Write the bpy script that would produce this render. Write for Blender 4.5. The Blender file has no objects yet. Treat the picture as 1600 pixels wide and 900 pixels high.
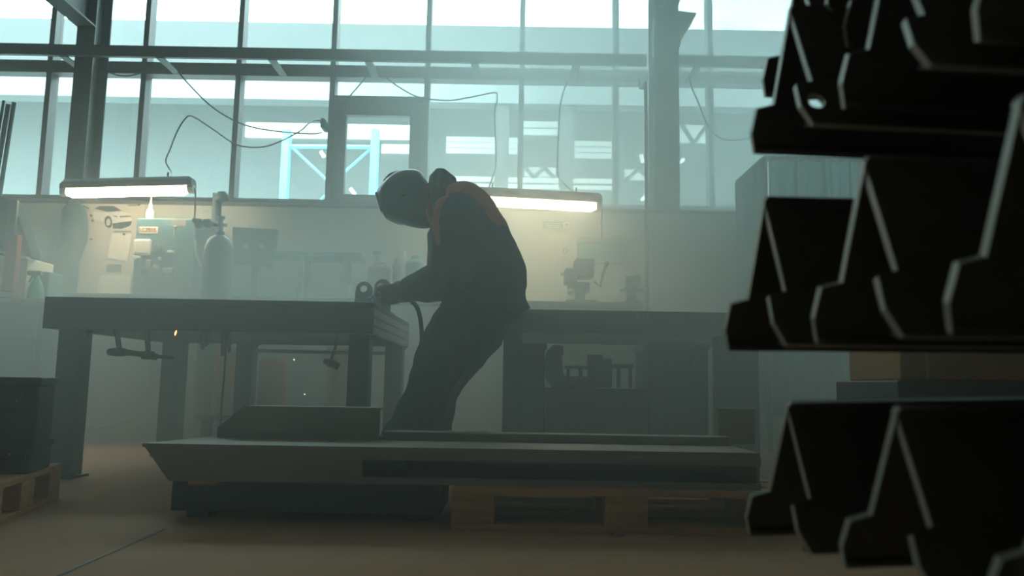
import bpy, bmesh, math, random
from mathutils import Vector, Matrix, noise

random.seed(7)
SC = bpy.context.scene
COL = SC.collection

# ------------------------------------------------------------------ camera, sky, light, exposure
FOC = 1255.0                       # focal length in pixels of the 1600-wide frame
PITCH = math.atan(150 / FOC)
ROLL = 0.017
CAMLOC = Vector((0, 0, .5))
CROT = Matrix.Rotation(math.pi / 2 + PITCH, 3, 'X') @ Matrix.Rotation(ROLL, 3, 'Z')
cam = bpy.data.cameras.new('camera')
cam.sensor_width = 36
cam.lens = FOC / 1600 * 36
cam.clip_start = .02
cam.dof.use_dof = True
cam.dof.focus_distance = 4.4
cam.dof.aperture_fstop = 2.8
cam_ob = bpy.data.objects.new('camera', cam)
cam_ob.matrix_world = Matrix.Translation(CAMLOC) @ CROT.to_4x4()
COL.objects.link(cam_ob)
SC.camera = cam_ob

SC.view_settings.view_transform = 'Standard'
SC.view_settings.look = 'None'
SC.view_settings.gamma = 1
SC.view_settings.use_curve_mapping = False
SC.view_settings.exposure = 0.0
SC.cycles.max_bounces = 8
SC.cycles.diffuse_bounces = 4
SC.cycles.volume_bounces = 2
SC.cycles.transparent_max_bounces = 12
SC.cycles.caustics_reflective = False
SC.cycles.caustics_refractive = False

SKY = 19.0
world = bpy.data.worlds.new('overcast_sky')
SC.world = world
world.use_nodes = True
bg = world.node_tree.nodes['Background']
bg.inputs[0].default_value = (.725, .985, 1.035, 1)
# overcast sky: three times as bright overhead as at the horizon
_nt = world.node_tree
_tc = _nt.nodes.new('ShaderNodeTexCoord')
_sx = _nt.nodes.new('ShaderNodeSeparateXYZ')
_mr = _nt.nodes.new('ShaderNodeMapRange')
_mr.inputs[1].default_value = 0
_mr.inputs[2].default_value = 1
_mr.inputs[3].default_value = SKY / 3
_mr.inputs[4].default_value = SKY
_nt.links.new(_tc.outputs['Generated'], _sx.inputs[0])
_nt.links.new(_sx.outputs[2], _mr.inputs[0])
_nt.links.new(_mr.outputs[0], bg.inputs[1])

HAZE_DENSITY = .185
HAZE_COLOR = (.90, 1.0, 1.0)
LAMP = 54.0

GY = 8.4            # plane of the glazed wall
SILL = 2.37
WY = 7.35            # face of the low wall that stands before the columns
TRANSOM = 3.83
TOPZ = 6.6
GTOP = 5.35          # top of the glass, set low to shut out steep skylight
SIDE = 7.2

portal = bpy.data.lights.new('daylight_portal', 'AREA')
portal.shape = 'RECTANGLE'
portal.size = 2 * SIDE
portal.size_y = GTOP - SILL
portal.cycles.is_portal = True
po = bpy.data.objects.new('daylight_portal', portal)
po.location = (0, GY - .16, (GTOP + SILL) / 2)
po.rotation_euler = (-math.pi / 2, 0, 0)
COL.objects.link(po)


# ------------------------------------------------------------------ helpers
def at(px, py, Y):
    """the point at depth Y along the ray of a pixel"""
    d = CROT @ Vector(((px - 800) / FOC, -(py - 450) / FOC, -1))
    return CAMLOC + d * (Y / d.y)


def V(*a):
    return Vector(a)


def material(name, color, rough=.6, metal=0.0, var=.0, scale=6.0, spec=.4, bump=0.0, emit=None, color2=None, stretch=(1, 1, 1)):
    m = bpy.data.materials.new(name)
    m.use_nodes = True
    nt = m.node_tree
    b = nt.nodes['Principled BSDF']
    b.inputs['Base Color'].default_value = (*color, 1)
    b.inputs['Roughness'].default_value = rough
    b.inputs['Metallic'].default_value = metal
    b.inputs['Specular IOR Level'].default_value = spec
    if var or bump:
        tc = nt.nodes.new('ShaderNodeTexCoord')
        mp = nt.nodes.new('ShaderNodeMapping')
        mp.inputs['Scale'].default_value = stretch
        nz = nt.nodes.new('ShaderNodeTexNoise')
        nz.inputs['Scale'].default_value = scale
        nz.inputs['Detail'].default_value = 5
        nt.links.new(tc.outputs['Object'], mp.inputs[0])
        nt.links.new(mp.outputs[0], nz.inputs['Vector'])
        if var:
            mx = nt.nodes.new('ShaderNodeMix')
            mx.data_type = 'RGBA'
            c2 = color2 or tuple(c * (1 - var) for c in color)
            c1 = color if color2 else tuple(min(1, c * (1 + var)) for c in color)
            mx.inputs[6].default_value = (*c1, 1)
            mx.inputs[7].default_value = (*c2, 1)
            nt.links.new(nz.outputs['Fac'], mx.inputs[0])
            nt.links.new(mx.outputs[2], b.inputs['Base Color'])
        if bump:
            bp = nt.nodes.new('ShaderNodeBump')
            bp.inputs['Strength'].default_value = bump
            bp.inputs['Distance'].default_value = .02
            nt.links.new(nz.outputs['Fac'], bp.inputs['Height'])
            nt.links.new(bp.outputs[0], b.inputs['Normal'])
    if emit:
        b.inputs['Emission Color'].default_value = (*emit[0], 1)
        b.inputs['Emission Strength'].default_value = emit[1]
    return m


def bvert(bm, pts):
    return [bm.verts.new(p) for p in pts]


def box(bm, lo, hi, bev=0.0, M=None):
    """a box between two corners"""
    x0, y0, z0 = lo
    x1, y1, z1 = hi
    v = bvert(bm, [(x0, y0, z0), (x1, y0, z0), (x1, y1, z0), (x0, y1, z0), (x0, y0, z1), (x1, y0, z1), (x1, y1, z1), (x0, y1, z1)])
    if M is not None:
        for q in v:
            q.co = M @ q.co
    fs = [bm.faces.new([v[i] for i in f]) for f in ((3, 2, 1, 0), (4, 5, 6, 7), (0, 1, 5, 4), (1, 2, 6, 5), (2, 3, 7, 6), (3, 0, 4, 7))]
    if bev:
        es = {e for f in fs for e in f.edges}
        bmesh.ops.bevel(bm, geom=list(es), offset=bev, segments=2, affect='EDGES', profile=.5)


def prism(bm, pts, ext, bev=0.0):
    """a closed outline of 3D points swept along ext"""
    ext = Vector(ext)
    a = bvert(bm, pts)
    b = bvert(bm, [Vector(p) + ext for p in pts])
    n = len(a)
    fs = [bm.faces.new(a), bm.faces.new(b[::-1])]
    for i in range(n):
        fs.append(bm.faces.new([a[(i + 1) % n], a[i], b[i], b[(i + 1) % n]]))
    bmesh.ops.recalc_face_normals(bm, faces=fs)
    if bev:
        es = {e for f in fs for e in f.edges}
        bmesh.ops.bevel(bm, geom=list(es), offset=bev, segments=1, affect='EDGES')


def rings(bm, rr, n=16, cap0=True, cap1=True):
    """a loft through rings (centre, half axis, half axis)"""
    rows = []
    for c, u, w in rr:
        rows.append(bvert(bm, [Vector(c) + Vector(u) * math.cos(2 * math.pi * k / n) + Vector(w) * math.sin(2 * math.pi * k / n) for k in range(n)]))
    fs = []
    for a, b in zip(rows, rows[1:]):
        for k in range(n):
            fs.append(bm.faces.new([a[k], a[(k + 1) % n], b[(k + 1) % n], b[k]]))
    if cap0:
        fs.append(bm.faces.new(rows[0][::-1]))
    if cap1:
        fs.append(bm.faces.new(rows[-1]))
    bmesh.ops.recalc_face_normals(bm, faces=fs)


def smooth_path(pts, sub):
    """Catmull-Rom through tuples of any length"""
    if sub <= 1 or len(pts) < 3:
        return [tuple(p) for p in pts]
    out = []
    P = [tuple(p) for p in pts]
    P = [tuple(2 * a - b for a, b in zip(P[0], P[1]))] + P + [tuple(2 * a - b for a, b in zip(P[-1], P[-2]))]
    for i in range(1, len(P) - 2):
        for k in range(sub):
            t = k / sub
            out.append(tuple(.5 * (2 * b + (c - a) * t + (2 * a - 5 * b + 4 * c - d) * t * t + (3 * b - a - 3 * c + d) * t ** 3)
                             for a, b, c, d in zip(P[i - 1], P[i], P[i + 1], P[i + 2])))
    out.append(P[-2])
    return out


def tube(bm, pts, r, n=8, sub=1, lat=1.0, up=None):
    """a round bar through points; r one radius or one for each point; lat widens it across (along up)"""
    if not hasattr(r, '__len__'):
        r = [r] * len(pts)
    q = smooth_path([(*Vector(p), rr) for p, rr in zip(pts, r)], sub)
    C = [Vector(p[:3]) for p in q]
    rr = []
    ref = Vector(up) if up else None
    prev = None
    for i, c in enumerate(C):
        t = (C[min(i + 1, len(C) - 1)] - C[max(i - 1, 0)]).normalized()
        if ref is not None:
            w = ref - t * ref.dot(t)
        elif prev is None:
            w = Vector((0, 0, 1)) if abs(t.z) < .9 else Vector((1, 0, 0))
            w = w - t * w.dot(t)
        else:
            w = prev - t * prev.dot(t)
        w.normalize()
        prev = w
        u = t.cross(w)
        rad = max(.0005, q[i][3])
        rr.append((c, u * rad, w * rad * lat))
    rings(bm, rr, n)


def cyl(bm, p, q, r, r2=None, n=16):
    tube(bm, [p, q], [r, r if r2 is None else r2], n)


def ball(bm, c, r, seg=14, ring=9):
    r = Vector(r) if hasattr(r, '__len__') else Vector((r, r, r))
    c = Vector(c)
    M = Matrix.Translation(c) @ Matrix.Diagonal((*r, 1))
    bmesh.ops.create_uvsphere(bm, u_segments=seg, v_segments=ring, radius=1, matrix=M)


def lathe(bm, base, prof, n=20):
    """a turned shape: prof = (radius, height) from base up"""
    b = Vector(base)
    rings(bm, [(b + V(0, 0, h), V(r, 0, 0), V(0, r, 0)) for r, h in prof], n)


def wloc(o):
    p = Vector((0, 0, 0))
    while o is not None:
        p = p + o.location
        o = o.parent
    return p


def mk(name, bm, mat, parent=None, smooth=False, origin=None):
    """link what a bmesh holds as ONE mesh object"""
    me = bpy.data.meshes.new(name)
    bm.to_mesh(me)
    bm.free()
    for m in (mat if isinstance(mat, (list, tuple)) else [mat]):
        me.materials.append(m)
    if smooth:
        for p in me.polygons:
            p.use_smooth = True
        try:
            me.set_sharp_from_angle(angle=math.radians(40))
        except Exception:
            pass
    o = bpy.data.objects.new(name, me)
    COL.objects.link(o)
    if origin is None:
        vs = [v.co for v in me.vertices]
        lo = Vector([min(v[i] for v in vs) for i in range(3)])
        hi = Vector([max(v[i] for v in vs) for i in range(3)])
        origin = Vector(((lo.x + hi.x) / 2, (lo.y + hi.y) / 2, lo.z))
    me.transform(Matrix.Translation(-Vector(origin)))
    if parent is not None:
        o.parent = parent
        o.location = Vector(origin) - wloc(parent)
    else:
        o.location = origin
    return o


def tag(o, label=None, cat=None, group=None, kind=None):
    if label: o['label'] = label
    if cat: o['category'] = cat
    if group: o['group'] = group
    if kind: o['kind'] = kind
    return o


def thing(name, loc, label, cat, group=None):
    o = bpy.data.objects.new(name, None)
    o.empty_display_size = .1
    COL.objects.link(o)
    o.location = loc
    return tag(o, label, cat, group)


def part(name, mat, parent, fn, smooth=False):
    bm = bmesh.new()
    fn(bm)
    return mk(name, bm, mat, parent, smooth)


def solo(name, mat, label, cat, fn, smooth=False, group=None):
    bm = bmesh.new()
    fn(bm)
    return tag(mk(name, bm, mat, None, smooth), label, cat, group)


def struct(name, mat, fn, parent=None):
    bm = bmesh.new()
    fn(bm)
    o = mk(name, bm, mat, parent)
    if parent is None:
        o['kind'] = 'structure'
    return o


def dup(root, delta, label=None):
    def rec(o, par):
        c = o.copy()
        COL.objects.link(c)
        c.parent = par
        for ch in list(o.children):
            rec(ch, c)
        return c
    r = rec(root, None)
    r.location = root.location + Vector(delta)
    if label: r['label'] = label
    return r


def lay(o, fn):
    """apply fn to each vertex in world space"""
    w = wloc(o)
    for v in o.data.vertices:
        v.co = Vector(fn(v.co + w)) - w


def apply_mods(o):
    dg = bpy.context.evaluated_depsgraph_get()
    me = bpy.data.meshes.new_from_object(o.evaluated_get(dg))
    o.modifiers.clear()
    o.data = me


def fuse(o, voxel, smooth_iter=4):
    """one continuous surface"""
    m = o.modifiers.new('r', 'REMESH')
    m.mode = 'VOXEL'
    m.voxel_size = voxel
    s = o.modifiers.new('s', 'SMOOTH')
    s.factor = .5
    s.iterations = smooth_iter
    apply_mods(o)
    for p in o.data.polygons:
        p.use_smooth = True


def text(name, body, mat, parent, loc, size, rot=(math.pi / 2, 0, 0)):
    cu = bpy.data.curves.new(name, 'FONT')
    cu.body = body
    cu.size = size
    cu.align_x = 'CENTER'
    cu.align_y = 'CENTER'
    cu.extrude = .0006
    cu.materials.append(mat)
    tmp = bpy.data.objects.new('lettering_source', cu)
    COL.objects.link(tmp)
    me = bpy.data.meshes.new_from_object(tmp.evaluated_get(bpy.context.evaluated_depsgraph_get()))
    bpy.data.objects.remove(tmp)
    me.materials.clear()
    me.materials.append(mat)
    o = bpy.data.objects.new(name, me)
    COL.objects.link(o)
    o.parent = parent
    o.location = Vector(loc) - wloc(parent)
    o.rotation_euler = rot
    return o


# ------------------------------------------------------------------ materials
M_floor = material('worn_concrete', (.53, .31, .205), .75, 0, .2, 1.6, .1, .15)
M_wall = material('grey_plaster', (.47, .50, .47), .85, 0, .10, 2.0, .2, .1)
M_bounce = material('pale_bounce_plaster', (.62, .56, .48), .9, 0, .1, 1.0, .2)  # unseen hall surfaces kept pale and warm to bounce light forward
M_frame = material('grey_aluminium', (.085, .075, .07), .5, .0, .08, 4, .4)
M_steel = material('grey_painted_steel', (.05, .052, .048), .55, 0, .15, 5, .4)
M_dsteel = material('dark_raw_steel', (.055, .058, .06), .5, .3, .3, 7, .4, .05)
M_rust = material('brownish_mill_steel', (.31, .25, .20), .6, .1, .25, 5, .35, .05)
M_black = material('blackened_steel', (.07, .074, .076), .55, 0, .3, 9, .3)
M_prof = material('black_oxidised_steel', (.095, .10, .10), .6, 0, .3, 9, .25)
M_cut = material('bare_cut_edge', (.42, .43, .40), .45, .2, .2, 20, .4)
M_table = material('welding_table_steel', (.06, .07, .075), .55, .2, .2, 5, .35, .05)
M_zinc = material('scratched_zinc_steel', (.30, .33, .32), .45, .3, .2, 8, .4)
M_wood = material('pallet_pine', (.62, .32, .16), .8, 0, .35, 5, .2, .2, stretch=(1, 8, 8))
M_card = material('brown_cardboard', (.36, .19, .09), .9, 0, .15, 4, .15)
M_rubber = material('black_rubber', (.02, .022, .023), .6, 0, 0, 5, .3)
M_cable = material('grey_cable', (.05, .06, .065), .6, 0, 0, 5, .3)
M_jacket = material('charcoal_work_cloth', (.05, .058, .062), .9, 0, .2, 12, .15, .25)
M_orange = material('orange_work_cloth', (.62, .11, .035), .85, 0, .15, 12, .15, .2)
M_trouser = material('dark_trouser_cloth', (.042, .047, .045), .92, 0, .2, 12, .15, .25)
M_glove = material('grey_brown_leather', (.085, .075, .068), .8, 0, .2, 15, .2, .3)
M_skin = material('skin', (.5, .32, .24), .6, 0, .05, 10, .3)
M_shell = material('glossy_black_shell', (.02, .022, .025), .28, 0, 0, 5, .5)
M_lens = material('dark_lens', (.012, .014, .015), .06, 0, 0, 5, .7)
M_chrome = material('bright_metal', (.6, .6, .58), .25, .9)
M_coat = material('dark_green_cloth', (.03, .06, .065), .95, 0, .15, 10, .1, .2)
M_blue = material('blue_grey_enamel', (.06, .16, .21), .5, 0, .1, 4, .4)
M_teal = material('teal_enamel', (.13, .26, .26), .55, 0, .1, 4, .4)
M_dteal = material('dark_teal_metal', (.06, .11, .12), .55, 0, .15, 4, .35)
M_poster = material('poster_paper', (.60, .57, .50), .8, 0, .04, 5, .2)
M_paper = material('white_paper', (.82, .79, .72), .8, 0, .04, 5, .2)
M_bench = material('haze_pale_bench', (.60, .68, .66), .6, 0, .05, 2, .3)  # bench front paled so that it reads as flat haze
M_paper2 = material('cream_paper', (.62, .58, .48), .85, 0, .06, 5, .2)
M_ink = material('dark_print', (.03, .035, .04), .8)
M_inkg = material('grey_print', (.18, .20, .20), .8)
M_signb = material('pale_blue_print', (.06, .20, .25), .6)
M_red = material('dull_red_paint', (.30, .045, .04), .6, 0, .15, 5, .3)
M_green = material('green_plastic', (.06, .38, .24), .4, 0, 0, 5, .4)
M_white = material('white_plastic', (.75, .75, .70), .45, 0, 0, 5, .4)
M_cyl = material('grey_green_cylinder_paint', (.20, .27, .26), .4, 0, .1, 3, .4)
M_drum = material('brown_fibre', (.50, .26, .11), .85, 0, .12, 5, .2)
M_facade = material('pale_metal_cladding', (.115, .12, .12), .7, 0, .03, 1, .3)
M_facade2 = material('grey_metal_cladding', (.27, .285, .285), .7, 0, .03, 1, .3)
M_hood = material('dark_green_sheet', (.025, .05, .055), .9, 0, .15, 4, .15)
M_hall = material('grey_hall_wall', (.33, .345, .34), .8, 0, .06, .6, .2)
M_rackblue = material('light_blue_paint', (.20, .62, .76), .5)
M_pane_far = material('lit_hall_window', (.85, .95, .93), .5, 0, 0, 5, .3, emit=((.85, 1, .97), 2.0))
M_striplamp = material('strip_lamp', (.9, .95, .95), .5, emit=((.95, 1, 1), 4.0))
M_tubelight = material('warm_tube_light', (1, .95, .8), .4, emit=((1.0, .77, .47), LAMP))
M_spark = material('hot_spark', (1, .4, .1), .5, emit=((1.0, .32, .10), 7.0))
M_spark_faint = material('cooling_spark', (.8, .7, .5), .5, emit=((1.0, .85, .6), 1.2))
M_asphalt = material('outdoor_paving', (.30, .31, .30), .9, 0, .1, 2, .2)


def glass_material():
    m = bpy.data.materials.new('window_glass')
    m.use_nodes = True
    nt = m.node_tree
    nt.nodes.clear()
    o = nt.nodes.new('ShaderNodeOutputMaterial')
    t = nt.nodes.new('ShaderNodeBsdfTransparent')
    t.inputs[0].default_value = (.93, .985, .97, 1)
    g = nt.nodes.new('ShaderNodeBsdfGlossy')
    g.inputs['Roughness'].default_value = .03
    mx = nt.nodes.new('ShaderNodeMixShader')
    mx.inputs[0].default_value = .06
    nt.links.new(t.outputs[0], mx.inputs[1])
    nt.links.new(g.outputs[0], mx.inputs[2])
    nt.links.new(mx.outputs[0], o.inputs[0])
    return m


def curtain_material():
    m = bpy.data.materials.new('translucent_green_pvc')
    m.use_nodes = True
    nt = m.node_tree
    nt.nodes.clear()
    o = nt.nodes.new('ShaderNodeOutputMaterial')
    d = nt.nodes.new('ShaderNodeBsdfPrincipled')
    d.inputs['Base Color'].default_value = (.05, .17, .17, 1)
    d.inputs['Roughness'].default_value = .25
    tl = nt.nodes.new('ShaderNodeBsdfTranslucent')
    tl.inputs[0].default_value = (.10, .30, .30, 1)
    tr = nt.nodes.new('ShaderNodeBsdfTransparent')
    tr.inputs[0].default_value = (.25, .60, .58, 1)
    a = nt.nodes.new('ShaderNodeMixShader')
    a.inputs[0].default_value = .5
    b = nt.nodes.new('ShaderNodeMixShader')
    b.inputs[0].default_value = .18
    nt.links.new(d.outputs[0], a.inputs[1])
    nt.links.new(tl.outputs[0], a.inputs[2])
    nt.links.new(a.outputs[0], b.inputs[1])
    nt.links.new(tr.outputs[0], b.inputs[2])
    nt.links.new(b.outputs[0], o.inputs[0])
    return m


M_glass = glass_material()
M_pvc = curtain_material()


def haze_material():
    m = bpy.data.materials.new('welding_haze')
    m.use_nodes = True
    nt = m.node_tree
    nt.nodes.clear()
    o = nt.nodes.new('ShaderNodeOutputMaterial')
    s = nt.nodes.new('ShaderNodeVolumeScatter')
    s.inputs['Color'].default_value = (*HAZE_COLOR, 1)
    s.inputs['Anisotropy'].default_value = .25
    tc = nt.nodes.new('ShaderNodeTexCoord')
    sep = nt.nodes.new('ShaderNodeSeparateXYZ')
    nt.links.new(tc.outputs['Object'], sep.inputs[0])
    gx = nt.nodes.new('ShaderNodeMapRange')
    gx.interpolation_type = 'SMOOTHSTEP'
    gx.inputs[1].default_value = -2.1
    gx.inputs[2].default_value = 1.5
    gx.inputs[3].default_value = .03
    gx.inputs[4].default_value = 2.0
    nt.links.new(sep.outputs[0], gx.inputs[0])
    nz = nt.nodes.new('ShaderNodeTexNoise')
    nz.inputs['Scale'].default_value = .55
    nz.inputs['Detail'].default_value = 1
    nt.links.new(tc.outputs['Object'], nz.inputs['Vector'])
    nr = nt.nodes.new('ShaderNodeMapRange')
    nr.inputs[1].default_value = .3
    nr.inputs[2].default_value = .7
    nr.inputs[3].default_value = .7
    nr.inputs[4].default_value = 1.3
    nt.links.new(nz.outputs['Fac'], nr.inputs[0])

    def rng(sock, a, b, c, d):
        r = nt.nodes.new('ShaderNodeMapRange')
        r.interpolation_type = 'SMOOTHSTEP'
        for k, v in zip((1, 2, 3, 4), (a, b, c, d)):
            r.inputs[k].default_value = v
        nt.links.new(sock, r.inputs[0])
        return r.outputs[0]

    def mul(a, b, op='MULTIPLY'):
        m_ = nt.nodes.new('ShaderNodeMath')
        m_.operation = op
        for k, v in enumerate((a, b)):
            if isinstance(v, float):
                m_.inputs[k].default_value = v
            else:
                nt.links.new(v, m_.inputs[k])
        return m_.outputs[0]
    high = mul(gx.outputs[0], rng(sep.outputs[1], 2.8, 6.8, .18, 1.3))                      # aloft the smoke thins to one side
    low = mul(rng(sep.outputs[0], -4.5, 1.6, .9, 1.65), rng(sep.outputs[1], 2.2, 6.2, .62, 1.3))      # near the floor it lies everywhere
    up = rng(sep.outputs[2], .9, 2.0, 0.0, 1.0)
    down = mul(1.0, up, 'SUBTRACT')
    mixz = mul(mul(high, up), mul(low, down), 'ADD')
    dens = mul(mul(mixz, nr.outputs[0]), HAZE_DENSITY)
    nt.links.new(dens, s.inputs['Density'])
    ab = nt.nodes.new('ShaderNodeVolumeAbsorption')
    ab.inputs['Color'].default_value = (*HAZE_COLOR, 1)
    nt.links.new(dens, ab.inputs['Density'])
    both = nt.nodes.new('ShaderNodeAddShader')
    nt.links.new(s.outputs[0], both.inputs[0])
    nt.links.new(ab.outputs[0], both.inputs[1])
    nt.links.new(both.outputs[0], o.inputs['Volume'])
    return m


# ------------------------------------------------------------------ the hall
BACK = -6.0
struct('floor', M_floor, lambda b: box(b, (-SIDE, BACK, -.1), (SIDE, GY + .1, 0)))
struct('ceiling', M_bounce, lambda b: box(b, (-SIDE, BACK, TOPZ + .15), (SIDE, GY + .1, TOPZ + .3)))
struct('wall_left', M_bounce, lambda b: box(b, (-SIDE - .2, BACK, -.1), (-SIDE, GY + .2, TOPZ + .3)))
struct('wall_right', M_bounce, lambda b: box(b, (SIDE, BACK, -.1), (SIDE + .2, GY + .2, TOPZ + .3)))
struct('wall_rear', M_bounce, lambda b: box(b, (-SIDE - .2, BACK - .2, -.1), (SIDE + .2, BACK, TOPZ + .3)))
struct('wall_outer', M_bounce, lambda b: (box(b, (-SIDE, GY - .03, 0), (SIDE, GY + .2, SILL - .06))))
WZ = at(600, 321, WY).z
struct('wall_front', M_wall, lambda b: (box(b, (-SIDE, WY, 0), (SIDE, WY + .14, WZ - .03))))
struct('trim_4', M_frame, lambda b: box(b, (-SIDE, WY - .015, WZ - .03), (SIDE, WY + .155, WZ), .006))
struct('trim_1', M_frame, lambda b: box(b, (-SIDE, GY - .06, SILL - .06), (SIDE, GY + .2, SILL), .008))
struct('trim_2', M_bounce, lambda b: box(b, (-SIDE, GY - .05, GTOP), (SIDE, GY + .2, TOPZ + .15)))  # unseen wall over the glass, added to keep steep skylight off the floor
a0, a1 = at(108, 896, 2.15), at(252, 822, 2.72)
struct('trim_3', M_dsteel, lambda b: prism(b, [V(a0.x - .004, 2.1, .0005), V(a0.x + .004, 2.1, .0005), V(a1.x + .004, 2.75, .0005), V(a1.x - .004, 2.75, .0005)], (0, 0, .0015)))

PITCHX = 1.0165
xs = [1.083 + PITCHX * k for k in range(-8, 7)]
xs = [x for x in xs if -SIDE < x < SIDE]
xs = [-SIDE] + xs + [SIDE]
wn = 0
FR = .028
for row, (z0, z1) in enumerate(((SILL, TRANSOM), (TRANSOM, GTOP))):
    for x0, x1 in zip(xs, xs[1:]):
        wn += 1
        vent = row == 0 and abs(x0 - (1.083 - 3 * PITCHX)) < .01
        zz1 = z1

        def fr(b):
            box(b, (x0, GY - .09, z0), (x0 + FR, GY + .06, z1))
            box(b, (x1 - FR, GY - .09, z0), (x1, GY + .06, z1))
            hb = .05 if row == 1 else .03
            ht = .085 if row == 0 else .03
            box(b, (x0 + FR, GY - .09, z0), (x1 - FR, GY + .06, z0 + hb))
            box(b, (x0 + FR, GY - .09, z1 - ht), (x1 - FR, GY + .06, z1))
        w = struct('window_%d' % wn, M_frame, fr)
        if vent:
            zt = at(590, 157, GY).z
            part('transom', M_frame, w, lambda b: box(b, (x0 + FR, GY - .07, zt - .03), (x1 - FR, GY + .05, zt + .025)))
            xi0, xi1 = at(541, 240, GY).x, at(640, 240, GY).x
            zi0, zi1 = at(590, 306, GY).z, at(590, 183, GY).z

            def sash(b):
                for lo, hi in (((x0 + FR, z0 + .03), (xi0, zt - .03)), ((xi1, z0 + .03), (x1 - FR, zt - .03)), ((xi0, z0 + .03), (xi1, zi0)), ((xi0, zi1), (xi1, zt - .03))):
                    box(b, (lo[0], GY - .06, lo[1]), (hi[0], GY + .02, hi[1]), .006)
            part('sash', M_frame, w, sash)
            part('pane', M_glass, w, lambda b: box(b, (xi0, GY - .004, zi0), (xi1, GY + .004, zi1)))
            part('pane', M_glass, w, lambda b: box(b, (x0 + FR, GY - .004, zt), (x1 - FR, GY + .004, z1 - .05)))
        else:
            part('pane', M_glass, w, lambda b: box(b, (x0 + FR, GY - .004, z0 + .02), (x1 - FR, GY + .004, z1 - .02)))

# ------------------------------------------------------------------ outside: paving and the opposite hall
struct('ground_outside', M_asphalt, lambda b: box(b, (-30, GY + .3, -.15), (30, 45, -.05)))
hall = thing('warehouse_building', (0, 20, -.05), 'pale flat-roofed warehouse seen outside through the tall windows', 'building')
ZP = 9.77
ZL = at(600, 160, 20).z
part('cladding_band', M_facade, hall, lambda b: box(b, (-30, 20, ZL + .9), (30, 20.4, ZP)))
part('eave_band', M_facade2, hall, lambda b: box(b, (-30, 19.9, ZL), (30, 20.4, ZL + .9)))
part('roof', M_facade2, hall, lambda b: box(b, (-30, 20.4, ZP - .5), (30, 27, ZP - .3)))
part('inner_wall', M_hall, hall, lambda b: box(b, (-30, 24, -.05), (30, 24.3, ZP - .5)))
for px in (783, 884):
    c = at(px, 300, 20.2).x
    part('pillar', M_facade, hall, lambda b: box(b, (c - .18, 20.0, -.05), (c + .18, 20.36, ZL)))


def farquad(p0, p1, Y, d=.05):
    a, c = at(*p0, Y), at(*p1, Y)
    return lambda b: box(b, (a.x, Y - d, c.z), (c.x, Y, a.z))


for p0, p1 in (((385, 192), (655, 219)), ((597, 226), (640, 240)), ((698, 214), (808, 241)), ((818, 190), (893, 212)), ((898, 221), (958, 248)),
               ((700, 276), (962, 297)), ((1062, 196), (1108, 224)), ((820, 262), (868, 276)), ((976, 265), (1024, 282))):
    part('lit_window', M_pane_far, hall, farquad(p0, p1, 23.98))
for k, (p0, p1) in enumerate((((698, 222), (808, 224)), ((698, 231), (808, 233)), ((898, 229), (958, 231)), ((898, 238), (958, 240)), ((700, 286), (962, 288)), ((818, 200), (893, 202)))):
    part('louvre_bar', M_facade2, hall, farquad(p0, p1, 23.9, .04))


def farbar(p0, p1, Y, r):
    return lambda b: cyl(b, at(*p0, Y), at(*p1, Y), r, None, 6)


for p0, p1 in (((820, 262), (835, 277)), ((835, 277), (850, 262)), ((850, 262), (866, 277)), ((978, 282), (998, 264)), ((998, 264), (1020, 282)), ((1066, 196), (1084, 224)), ((1084, 224), (1106, 194))):
    part('roof_truss_bar', M_hall, hall, farbar(p0, p1, 23.7, .07))
for px, py, dx, dy in ((504, 241, 5, 8), (551, 299, 7, 9), (786, 252, 2, 8), (1006, 309, 8, -8), (1066, 251, 6, -6), (1003, 248, -3, -12)):
    part('strip_light', M_striplamp, hall, farbar((px - dx / 2, py - dy / 2), (px + dx / 2, py + dy / 2), 23.4, .055))
rk = thing('storage_rack', at(515, 330, 18.5).xy.to_3d() + V(0, 0, -.05), 'light blue steel storage rack frame outside behind the vent window', 'rack')
for p0, p1, r in (((449, 203), (445, 700), .085), ((587, 203), (583, 700), .085)):
    a, c = at(*p0, 18.5), at(*p1, 18.5)
    part('upright', M_rackblue, rk, lambda b: box(b, (a.x - r, 18.4, -.05), (a.x + r, 18.6, a.z)))
for p0, p1, r, nm in (((449, 229), (587, 230), .05, 'beam'), ((457, 231), (520, 290), .03, 'brace'), ((580, 232), (515, 290), .03, 'brace'), ((495, 318), (525, 290), .03, 'brace')):
    part(nm, M_rackblue, rk, farbar(p0, p1, 18.5, r))
bs = thing('bare_bush', at(1152, 50, 20.2), 'thin bare twigs showing above the roof edge of the warehouse', 'bush')
tw = at(1152, 52, 20.2)


def twigs(b):
    for k in range(9):
        ang = -1 + k * .25
        L = .35 + .25 * random.random()
        tube(b, [tw + V(.05 * k - .2, .0, -.1), tw + V(.05 * k - .2 + .5 * L * math.sin(ang), .05, L * .5), tw + V(.05 * k - .2 + L * math.sin(ang * 1.3), .1, L)], [.012, .008, .004], 5, 2)


part('twigs', M_hall, bs, twigs)

# ------------------------------------------------------------------ steel columns, beam, rails, pipe


def h_column(name, x0, w, y0, y1, label, mat):
    t = thing(name, (x0 + w / 2, (y0 + y1) / 2, 0), label, 'column')
    part('flange', mat, t, lambda b: box(b, (x0, y0, 0), (x0 + w, y0 + .02, TOPZ + .15), .004))
    part('flange', mat, t, lambda b: box(b, (x0, y1 - .02, 0), (x0 + w, y1, TOPZ + .15), .004))
    part('web', mat, t, lambda b: box(b, (x0 + w / 2 - .008, y0 + .02, 0), (x0 + w / 2 + .008, y1 - .02, TOPZ + .15)))
    part('base_plate', mat, t, lambda b: box(b, (x0 - .06, y0 - .06, 0), (x0 + w + .06, y1 + .06, .02), .003))
    return t


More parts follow.
